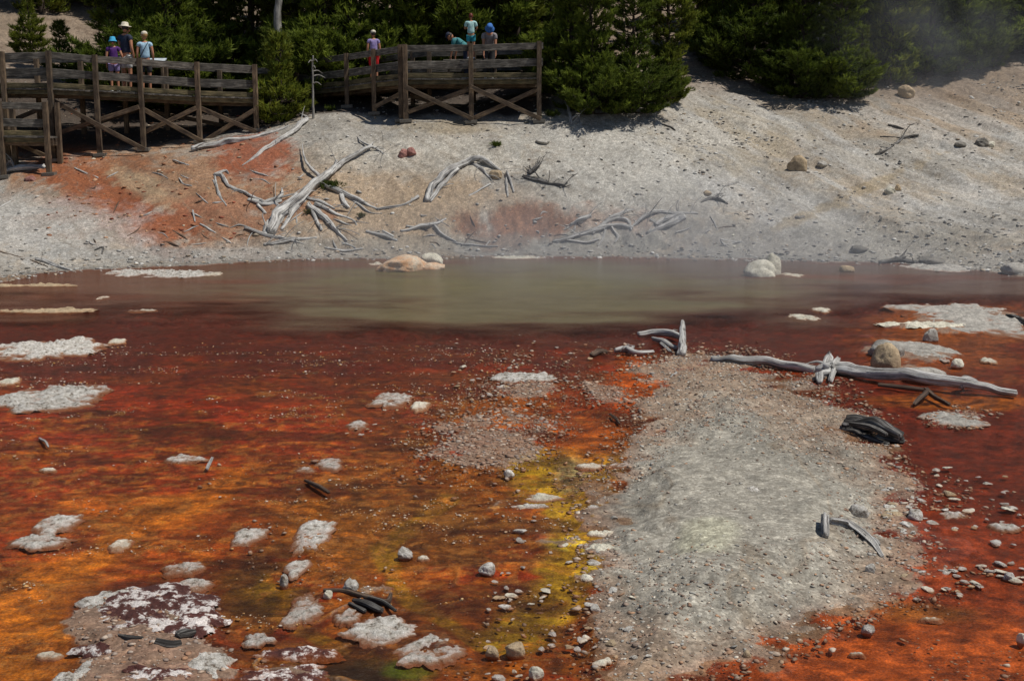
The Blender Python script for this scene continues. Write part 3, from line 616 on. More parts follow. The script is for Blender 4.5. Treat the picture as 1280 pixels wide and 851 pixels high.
def wood(label, parts, mat='drift', name='driftwood', cat='driftwood', group=None):
    """parts: list of (name, [(px, py, radius_m, lift_m)...]); first is the main stem"""
    root = None
    for k, (nm, L_) in enumerate(parts):
        P = ground_pts(L_); rad = np.array([q_[2] for q_ in L_], float)*(.82 if P[0][1] > 25 else .95); lift = np.array([q_[3] if len(q_) > 3 else 0 for q_ in L_], float)
        # a lifted point slides back along the sight line so it keeps its direction
        for i in range(len(P)):
            if lift[i] > 0:
                d = ray(L_[i][0], L_[i][1]); P[i] = P[i]-d*lift[i]*(.9 if P[i][1] > 25 else 1/max(-d[2], .2))
        P[:, 2] += rad*.55
        if root is None: root = empty(name, P[0]); tag(root, label, cat, group)
        V, Fc, gr = tube(P-np.array(root.location), rad, random.randint(1, 900))
        mk(nm, V, Fc, mat, root, True, {'grain': ('FLOAT_VECTOR', gr)})
        if rad.max() > .038 and len(P) > 2:
            for _ in range(random.choice([2, 4, 6]) if P[0][1] > 25 else 1):
                i = random.randrange(len(P)-1); t = random.random(); p = P[i]*(1-t)+P[i+1]*t-np.array(root.location); d = P[i+1]-P[i]; d = d/np.linalg.norm(d)
                d = d*random.uniform(.3, 1)+np.array([random.gauss(0, .6), random.gauss(0, .4), random.uniform(0, .7)]); d /= np.linalg.norm(d); l = random.uniform(.15, .8)*(1 if P[0][1] > 25 else .35); r0 = rad[i]*random.uniform(.16, .36)
                V, Fc, gr = tube(np.array([p, p+d*l*.55+[0, 0, .02], p+d*l+[random.gauss(0, .05), 0, -.04]]), [r0, r0*.6, .006], random.randint(1, 900), 1, 8)
                mk('branch', V, Fc, mat, root, True, {'grain': ('FLOAT_VECTOR', gr)})
    return root
wood('big bleached dead tree with a fan of roots sprawled on the red and tan bank', [
 ('trunk', [(336, 292, .13), (352, 272, .15), (372, 252, .15, .1), (398, 228, .12, .25), (415, 213, .09, .2), (440, 197, .075, .2), (464, 184, .06, .2)]),
 ('branch', [(462, 185, .05, .2), (470, 187, .035, .1), (480, 193, .02)]), ('branch', [(464, 184, .04, .2), (452, 178, .03, .1), (447, 172, .015)]), ('branch', [(462, 184, .03, .2), (468, 178, .012, .2)]),
 ('branch', [(402, 226, .06, .25), (388, 212, .045, .3), (381, 198, .03, .3), (378, 180, .012, .3)]),
 ('branch', [(398, 226, .05, .2), (412, 220, .05, .2), (420, 208, .05, .2), (422, 201, .035, .1)]),
 ('root', [(345, 284, .09), (362, 262, .1), (388, 240, .1, .1)]), ('root', [(330, 292, .07), (345, 268, .09), (374, 246, .08, .1)]), ('root', [(352, 290, .05), (366, 268, .07), (384, 246, .07)]),
 ('root', [(384, 258, .09), (402, 272, .08), (418, 286, .06), (434, 302, .03)]), ('root', [(386, 256, .06), (398, 280, .05), (402, 290, .03)]), ('root', [(392, 258, .06), (418, 268, .05), (440, 276, .03), (446, 283, .02)]),
 ('root', [(380, 246, .05), (404, 254, .06), (418, 262, .03)]), ('branch', [(398, 236, .03), (376, 246, .03), (352, 256, .02)])])
wood('bleached branch with a curled root end, left of the big dead tree', [
 ('trunk', [(270, 219, .06), (278, 222, .07), (285, 232, .05, .1), (300, 240, .05), (316, 248, .05), (328, 256, .06)]), ('branch', [(268, 222, .03), (272, 240, .035), (283, 258, .02)]), ('branch', [(270, 219, .04), (282, 214, .03, .1), (286, 218, .02)]),
 ('branch', [(266, 226, .03), (276, 244, .025), (280, 254, .01)])])
wood('broad splintered root stub between the red soil and the big dead tree', [
 ('trunk', [(312, 252, .06), (330, 256, .08), (352, 252, .06)]), ('root', [(330, 256, .06), (350, 246, .05, .1), (352, 236, .02, .2)]), ('root', [(322, 258, .04), (332, 268, .03)]), ('root', [(340, 252, .04), (356, 262, .04), (370, 262, .02)])])
wood('grey split log arching to the right of the big dead tree', [
 ('trunk', [(392, 228, .04), (410, 236, .05, .1), (430, 245, .07), (450, 254, .06), (474, 264, .03)]), ('branch', [(428, 244, .06), (430, 256, .06), (436, 262, .04)]), ('branch', [(440, 250, .05), (462, 266, .03), (478, 268, .02)])], 'drift')
wood('thin pale branch on tan soil leading up to the arched log', [('trunk', [(470, 263, .025), (495, 259, .035), (512, 254, .04), (525, 248, .06)])])
wood('bleached arched log curving over the bank below the viewing platform', [
 ('trunk', [(534, 254, .08), (540, 240, .1), (556, 222, .1, .1), (572, 209, .1, .2), (588, 201, .09, .2), (602, 200, .07, .2), (616, 208, .06, .1), (626, 215, .04)]),
 ('branch', [(536, 252, .06), (552, 234, .06), (574, 214, .06, .1)]), ('branch', [(590, 204, .05), (602, 214, .05), (612, 224, .04)]), ('branch', [(590, 199, .04), (608, 205, .03, .1), (622, 212, .03)]), ('branch', [(604, 203, .03, .1), (598, 196, .02, .2)])])
wood('two upright pale stakes at the right foot of the arched log', [('trunk', [(631, 216, .04, .1), (634, 232, .035), (635, 248, .03)]), ('branch', [(634, 216, .035, .1), (638, 230, .03), (642, 242, .02)])])
wood('short pale stick lying below the arched log', [('trunk', [(586, 245, .03), (600, 238, .035), (613, 231, .03)])])
wood('forked grey root with dark shadow to the right of the arched log', [
 ('trunk', [(656, 220, .06), (666, 224, .07), (688, 230, .06), (707, 235, .04)]), ('root', [(660, 219, .05), (668, 212, .06, .1), (676, 205, .02, .2)]), ('root', [(664, 215, .04), (662, 208, .02, .2)]), ('root', [(700, 236, .03), (709, 230, .03)])], 'driftdark')
wood('longest bleached log on the bank beneath the right end of the long boardwalk', [('trunk', [(237, 190, .09), (268, 184, .09), (310, 174, .075), (350, 163, .06), (362, 158, .04)])])
wood('second long pale pole angled down from the small pine to the red soil', [('trunk', [(302, 208, .02), (322, 194, .05), (345, 180, .07), (368, 165, .08), (383, 152, .07), (382, 146, .04, .1), (366, 140, .03, .1)])])
wood('grey log lying along the foot of the lower walkway', [('trunk', [(-30, 226, .09), (0, 219, .09), (28, 214, .09), (55, 210, .07)])], 'drift')
wood('dark topped stick pointing into the water at the left shore', [('trunk', [(44, 325, .03), (66, 331, .05), (88, 338, .035)])], 'drift')
wood('thin curved twig on pale gravel at the left edge', [('trunk', [(-10, 312, .015), (18, 320, .018), (40, 326, .015), (60, 334, .01)])], 'driftbrown')
wood('pale log half buried where the shore gravel meets the big dead tree', [('trunk', [(306, 287, .03), (330, 294, .06), (352, 299, .05), (372, 304, .03)])])
wood('pale pointed log lying level just above the shoreline below the roots', [('trunk', [(330, 308, .04), (352, 305, .06), (376, 301, .05), (396, 297, .03)])])
wood('tangled grey branch low on the middle of the shore', [('trunk', [(500, 290, .03), (520, 287, .05), (540, 284, .05), (558, 274, .03)]), ('branch', [(544, 284, .04), (552, 294, .04), (566, 300, .03), (572, 304, .02)]), ('branch', [(525, 287, .03), (508, 284, .02)])], 'drift')
wood('flat grey splinters left of the tangled shore branch', [('trunk', [(458, 290, .04), (476, 295, .05), (496, 302, .03)]), ('branch', [(478, 289, .03), (492, 297, .03)])], 'drift')
wood('thin grey branch stretched along the waterline of the middle shore', [('trunk', [(566, 304, .02), (588, 308, .03), (606, 310, .03), (622, 308, .02)]), ('branch', [(606, 309, .02), (612, 302, .02)])])
wood('short level stick above the water below the roots', [('trunk', [(406, 311, .025), (430, 314, .03), (454, 312, .02)])])
wood('long jumble of grey roots along the shore right of the brown soil', [
 ('trunk', [(690, 303, .04), (715, 299, .06), (742, 292, .07), (766, 284, .07), (790, 286, .04)]), ('root', [(742, 293, .04), (756, 280, .05), (770, 274, .04), (786, 278, .04), (790, 290, .03)]),
 ('root', [(758, 288, .04), (752, 300, .03), (746, 308, .02)]), ('root', [(765, 284, .03), (772, 296, .03), (768, 304, .02)]), ('root', [(706, 300, .03), (730, 304, .03), (748, 300, .02)])])
wood('fan shaped grey root plate above the right of the pool', [
 ('trunk', [(788, 286, .04), (806, 272, .05), (824, 266, .06), (850, 266, .05), (872, 268, .03)]), ('root', [(808, 292, .04), (826, 286, .07), (842, 280, .1), (856, 270, .09)]), ('root', [(820, 284, .05), (838, 276, .07), (850, 270, .06)]), ('root', [(812, 276, .04), (824, 282, .04), (838, 286, .03)]), ('root', [(846, 292, .03), (858, 288, .03), (866, 284, .02)])])
wood('short bleached wedge of wood lying on the bank above the jumble of roots', [('trunk', [(714, 283, .04), (726, 279, .08), (740, 273, .06)])])
wood('pale slanting split stick above the jumble of roots', [('trunk', [(756, 277, .03), (768, 274, .06), (780, 267, .05), (792, 263, .02)])])
wood('small dark twisted root on the grey slope above the root plate', [('trunk', [(876, 254, .02), (888, 250, .05), (902, 253, .04), (910, 256, .02)]), ('root', [(892, 250, .03), (898, 244, .02)])], 'driftdark')
wood('little forked stick on the grey slope, upper right of the twisted root', [('trunk', [(906, 234, .02), (914, 231, .03), (924, 229, .02)])])
wood('low weathered branch at the foot of the right slope', [('trunk', [(900, 300, .03), (925, 304, .04), (948, 298, .03)]), ('branch', [(925, 303, .03), (906, 308, .02)])], 'drift')
wood('sprawling dark grey twigs high on the right slope', [
 ('trunk', [(1094, 194, .02), (1112, 186, .045), (1128, 174, .05), (1148, 170, .03)]), ('branch', [(1100, 172, .02), (1118, 172, .03), (1130, 173, .03)]), ('branch', [(1109, 157, .04), (1120, 160, .04), (1130, 162, .02)]), ('branch', [(1128, 172, .02), (1136, 158, .02), (1146, 154, .01)]), ('branch', [(1112, 186, .02), (1100, 184, .015)]), ('branch', [(1132, 172, .03), (1144, 174, .02)])], 'driftdark')
wood('thin upright pale stick beside the right end of the viewing platform', [('trunk', [(716, 156, .05), (714, 148, .045, .15), (711, 135, .035, .5), (707, 119, .015, .9)]), ('branch', [(714, 150, .03, .1), (722, 146, .03), (726, 157, .02)]), ('root', [(714, 154, .03), (700, 154, .03), (692, 158, .02)])])
wood('short white stick on the red soil under the long boardwalk', [('trunk', [(216, 201, .02), (226, 204, .025), (237, 207, .02)])])
wood('short curved pale stick in the middle of the red soil', [('trunk', [(224, 224, .02), (229, 230, .025), (240, 233, .02)])])
wood('thin brown pole on the ochre soil beneath the left of the boardwalk', [('trunk', [(93, 211, .02), (108, 217, .025), (122, 223, .02)])])
wood('pale stick lying on gravel at the left edge of the bank', [('trunk', [(-10, 264, .025), (4, 257, .035), (20, 248, .02)])])
wood('small upright splinter at the foot of the red soil', [('trunk', [(244, 278, .02), (241, 264, .025, .1)]), ('branch', [(250, 280, .02), (262, 288, .03), (270, 292, .02)])])
wood('dark little twig on the gravel below the red soil', [('trunk', [(118, 314, .015), (128, 310, .025), (128, 318, .015)])], 'driftdark')
wood('slim stick on the slope in front of the big bushy pine', [('trunk', [(828, 156, .015), (838, 160, .03), (844, 164, .015)])], 'driftdark')
wood('dark dead branch sticking out of the water by the right bank', [('trunk', [(1100, 330, .05), (1122, 328, .07), (1146, 330, .04)]), ('branch', [(1122, 327, .03), (1128, 320, .03, .1), (1134, 312, .01, .3)]), ('branch', [(1110, 328, .04), (1132, 322, .03)])], 'driftdark')
# flats
wood('pale log jutting into the pool with an upright broken post at its end', [
 ('trunk', [(800, 419, .04), (816, 418, .05), (834, 421, .05), (850, 424, .04)]), ('branch', [(851, 446, .055), (852, 432, .055, .1), (853, 418, .05, .22), (855, 403, .03, .36)]), ('branch', [(816, 426, .03), (832, 430, .045), (846, 436, .03)]), ('branch', [(826, 430, .02), (838, 440, .02)])])
wood('curled grey root piece left of the upright broken post', [('trunk', [(770, 441, .03), (786, 440, .05), (800, 443, .04), (818, 441, .03)]), ('branch', [(786, 440, .03), (792, 435, .02)])], 'drift')
wood('short brown stub of wood at the edge of the red shallows', [('trunk', [(738, 445, .03), (748, 441, .04), (758, 441, .03)])], 'driftbrown')
wood('straight bleached log along the top of the gravel bar', [('trunk', [(893, 450, .05), (930, 455, .055), (970, 459, .055), (1016, 465, .05)])])
wood('long silvery log with a knotted root end lying in the right shallows', [
 ('trunk', [(1034, 462, .09, .04), (1060, 467, .085, .04), (1110, 474, .07, .05), (1170, 481, .065, .05), (1230, 488, .05, .04), (1272, 493, .04, .02)]),
 ('root', [(1040, 462, .08, .05), (1024, 463, .06, .03), (1012, 462, .03)]), ('root', [(1040, 463, .06, .05), (1030, 474, .06), (1026, 481, .03)]), ('root', [(1038, 460, .05, .08), (1034, 450, .05, .12), (1036, 443, .02, .18)]), ('root', [(1042, 460, .05, .08), (1048, 450, .03, .14)]),
 ('root', [(1042, 464, .04, .05), (1038, 478, .03)]), ('branch', [(1200, 484, .04, .05), (1206, 476, .04, .1), (1216, 478, .03, .08), (1222, 482, .02, .05)])])
wood('small forked branch propped under the silvery log', [('trunk', [(1144, 507, .02), (1152, 496, .03, .04), (1158, 489, .03, .06)]), ('branch', [(1158, 489, .03, .05), (1168, 496, .025, .02), (1186, 508, .02)]), ('branch', [(1096, 483, .02), (1126, 486, .025), (1158, 489, .025)])], 'driftbrown')
wood('charred black chunk of log on the right edge of the gravel bar', [('trunk', [(1053, 530, .06, .03), (1076, 536, .075, .03), (1100, 543, .07, .03), (1128, 552, .05, .02)]), ('branch', [(1058, 525, .025, .06), (1076, 528, .04, .07), (1098, 536, .035, .06), (1116, 543, .015, .05)]), ('branch', [(1052, 536, .03), (1070, 541, .045), (1092, 549, .04), (1112, 556, .025)]), ('branch', [(1062, 531, .02, .08), (1084, 537, .03, .09), (1108, 546, .02, .07)]), ('branch', [(1096, 548, .03), (1116, 553, .04), (1129, 555, .03)])], 'driftdark')
wood('bent grey stick pointing to the right side of the gravel bar', [('trunk', [(1036, 654, .028), (1058, 660, .035), (1078, 672, .035), (1094, 684, .025), (1104, 697, .015)]), ('branch', [(1078, 670, .02), (1092, 676, .02), (1098, 684, .015)])], 'drift')
wood('stubby upright stick beside the bent grey stick', [('trunk', [(1030, 672, .03), (1029, 660, .03, .03), (1029, 648, .026, .06)])], 'drift')
wood('dark log end poking in at the right edge of the photo', [('trunk', [(1262, 396, .05), (1276, 402, .07), (1300, 412, .07)])], 'driftdark')
wood('thin dark stick with a hooked end on the shoal in the orange shallows', [('trunk', [(404, 739, .016), (430, 742, .022), (458, 749, .024), (482, 754, .02), (488, 744, .012, .03)])], 'driftbrown')
wood('bundle of dark splinters just below the hooked stick', [('trunk', [(440, 752, .015), (458, 760, .025), (476, 766, .02)]), ('branch', [(458, 752, .015), (476, 758, .018), (494, 766, .01)]), ('branch', [(436, 756, .01), (456, 766, .015)])], 'driftdark')
wood('tiny white stick standing in the orange shallows', [('trunk', [(258, 588, .014), (261, 581, .015, .02), (265, 574, .012, .04)])])
wood('tiny curved grey stick in the red shallows at left', [('trunk', [(50, 549, .012), (57, 553, .016, .02), (61, 560, .012)])])
wood('small brown twig in the brown rippled shallows', [('trunk', [(382, 602, .01), (396, 609, .018), (410, 617, .016)])], 'driftbrown')
wood('dark broken wood fragments on the purple shoal at bottom left', [('trunk', [(196, 801, .02), (214, 807, .025), (226, 804, .02)]), ('branch', [(222, 800, .025), (234, 796, .03, .02), (243, 792, .015, .03)]), ('branch', [(150, 793, .012), (166, 797, .02), (180, 799, .012)])], 'driftdark')
wood('thin dark twig in the orange channel beside the gravel bar', [('trunk', [(762, 519, .01), (770, 526, .014), (774, 530, .01)])], 'driftbrown')
DG = 'small bleached stick among the scattered driftwood bits low on the middle and left bank'
for i in range(75):
    while True:
        x = random.uniform(110, 960); y = random.uniform(215, 310)
        if y > 265 or x < 480: break
    a = random.gauss(.25, .6); l = random.uniform(3, 14)
    wood(DG, [('trunk', [(x-l*math.cos(a), y-l*math.sin(a)*.7, .008), (x+random.uniform(-2, 2), y+random.uniform(-2, 2), random.uniform(.015, .03)), (x+l*math.cos(a), y+l*math.sin(a)*.7, .008)])], random.choice(['drift', 'drift', 'driftbrown']), group='driftwood bits on the bank')
wood('flat pale stick on the gravel bar top', [('trunk', [(838, 472, .01), (846, 467, .014)])], 'drift')

# ------------------------------------------------------------------ rocks
def ico(sub):
    bm = bmesh.new(); bmesh.ops.create_icosphere(bm, subdivisions=sub, radius=1); bm.verts.ensure_lookup_table()
    V = np.array([v.co[:] for v in bm.verts]); Fc = np.array([[v.index for v in f.verts] for f in bm.faces]); bm.free(); return V, Fc
ICO = {k: ico(k) for k in (1, 2, 3, 4, 5)}
def n3d(V, f, s): return (fbm(V[:, 0]*f+V[:, 2]*f*.7, V[:, 1]*f+V[:, 2]*f*.6, 4, s)+fbm(V[:, 1]*f-V[:, 2]*f*.5, V[:, 2]*f+V[:, 0]*f*.4, 4, s+40))*.6
def rock_verts(sub, seed, ang=.5, flat=False):
    V, Fc = ICO[sub]; r = 1+.28*n3d(V, 1.1, seed)+.1*n3d(V, 3.3, seed+1)+.04*n3d(V, 9, seed+2); W = V*(r+.07*(1-2*np.abs(n3d(V, 2.4, seed+7)))+.03*n3d(V, 16, seed+8))[:, None]
    rs = np.random.default_rng(seed)
    for _ in range(11):               # planar cuts give worn faces
        d = rs.normal(size=3); d /= np.linalg.norm(d); k = rs.uniform(.5, .92); t = W@d
        W = W-np.outer(np.maximum(t-k, 0)*ang, d)
    if flat: W[:, 2] = np.where(W[:, 2] > .25, .25+(W[:, 2]-.25)*.35, W[:, 2])
    return W, Fc
def crust(label, px, py, wpx, hpx, mat, name, cat, group=None):
    top = G(px, py-hpx*.5); bot = G(px, py+hpx*.5); c = G(px, py); W = wpx*c[1]/F/2; D = max((top[1]-bot[1])/2, W*.3); sd = random.randint(1, 9000)
    hh = min(.04, .010+W*.05); D = max(W*.25, D-hh*1.2)
    nr, na = (26, 96) if wpx > 30 else (12, 40)
    r = np.linspace(0, 1, nr)[:, None]; a = np.linspace(0, 2*np.pi, na, endpoint=False)[None]
    Rn = 1.3+.5*fbm(np.cos(a)*1.3+sd, np.sin(a)*1.3, 5, sd, .65)
    x = r*np.cos(a)*Rn*W; y_ = r*np.sin(a)*Rn*D; y_ = y_+x*.12*math.sin(sd)*D/W
    base = float(c[2])
    z = hh*.75*(1-r**3)-.002+hh*.75*fbm(x*3.5+sd, y_*3.5, 5, sd+1, .6)+hh*.6*fbm(x*13, y_*13, 4, sd+2)+.006*fbm(x*45, y_*45, 3, sd+3)
    z = z-.022*r**5
    V = np.stack([x, y_, z+0*a], -1).reshape(-1, 3); Fc = grid_faces_wrap(nr, na); o = mk(name, V, Fc, mat, None, False)
    o.location = (c[0], c[1], base+.0); tag(o, label, cat, group); return o
def grid_faces_wrap(nr, na):
    i = np.arange(nr*na).reshape(nr, na); j = np.roll(i, -1, 1)
    return np.stack([i[:-1], i[1:], j[1:], j[:-1]], -1).reshape(-1, 4)
def put_rock(label, px, py, wpx, hpx, mat, name='rock', cat='rock', zf=.55, sub=4, flat=False, group=None, sink=.35, dep=None):
    """px, py: centre of the visible rock; wpx, hpx: its size in the photograph"""
    if flat and py > 320: return crust(label, px, py, wpx, hpx, mat, name, cat, group)
    b = G(px, py+hpx*.3); d = math.hypot(b[0], b[1]); mpp = d*1.0/F
    sin = (CH-b[2])/d; W = wpx*mpp/2
    slope = b[1] > 27
    if slope: dep_ = W*.85; hh = hpx*mpp*.6
    elif flat: hh = max(.018, min(.06, W*.22)); dep_ = max(W*.5, min(W*2.6, (hpx*mpp-hh)/max(sin, .05)/2))
    else: hh = hpx*mpp*.95; dep_ = W*.85
    seed = random.randint(1, 9000); V, Fc = rock_verts(sub, seed, .5, flat)
    V = V*[W, dep_, hh]
    if flat:
        k = 1+.3*fbm(V[:, 0]/W*1.4+seed, V[:, 1]/dep_*1.4, 4, seed)
        V[:, :2] *= k[:, None]; V[:, 2] += hh*.35*fbm(V[:, 0]*9, V[:, 1]*9, 4, seed+3)+hh*.25*fbm(V[:, 0]*30, V[:, 1]*30, 3, seed+4)
        sink = .45
    o = mk(name, V, Fc, mat, None, not flat or True); o.location = (b[0], b[1], max(b[2], 0)+hh*(1-sink)*.35 if not flat else max(b[2], 0)-hh*.12)
    tag(o, label, cat, group); return o
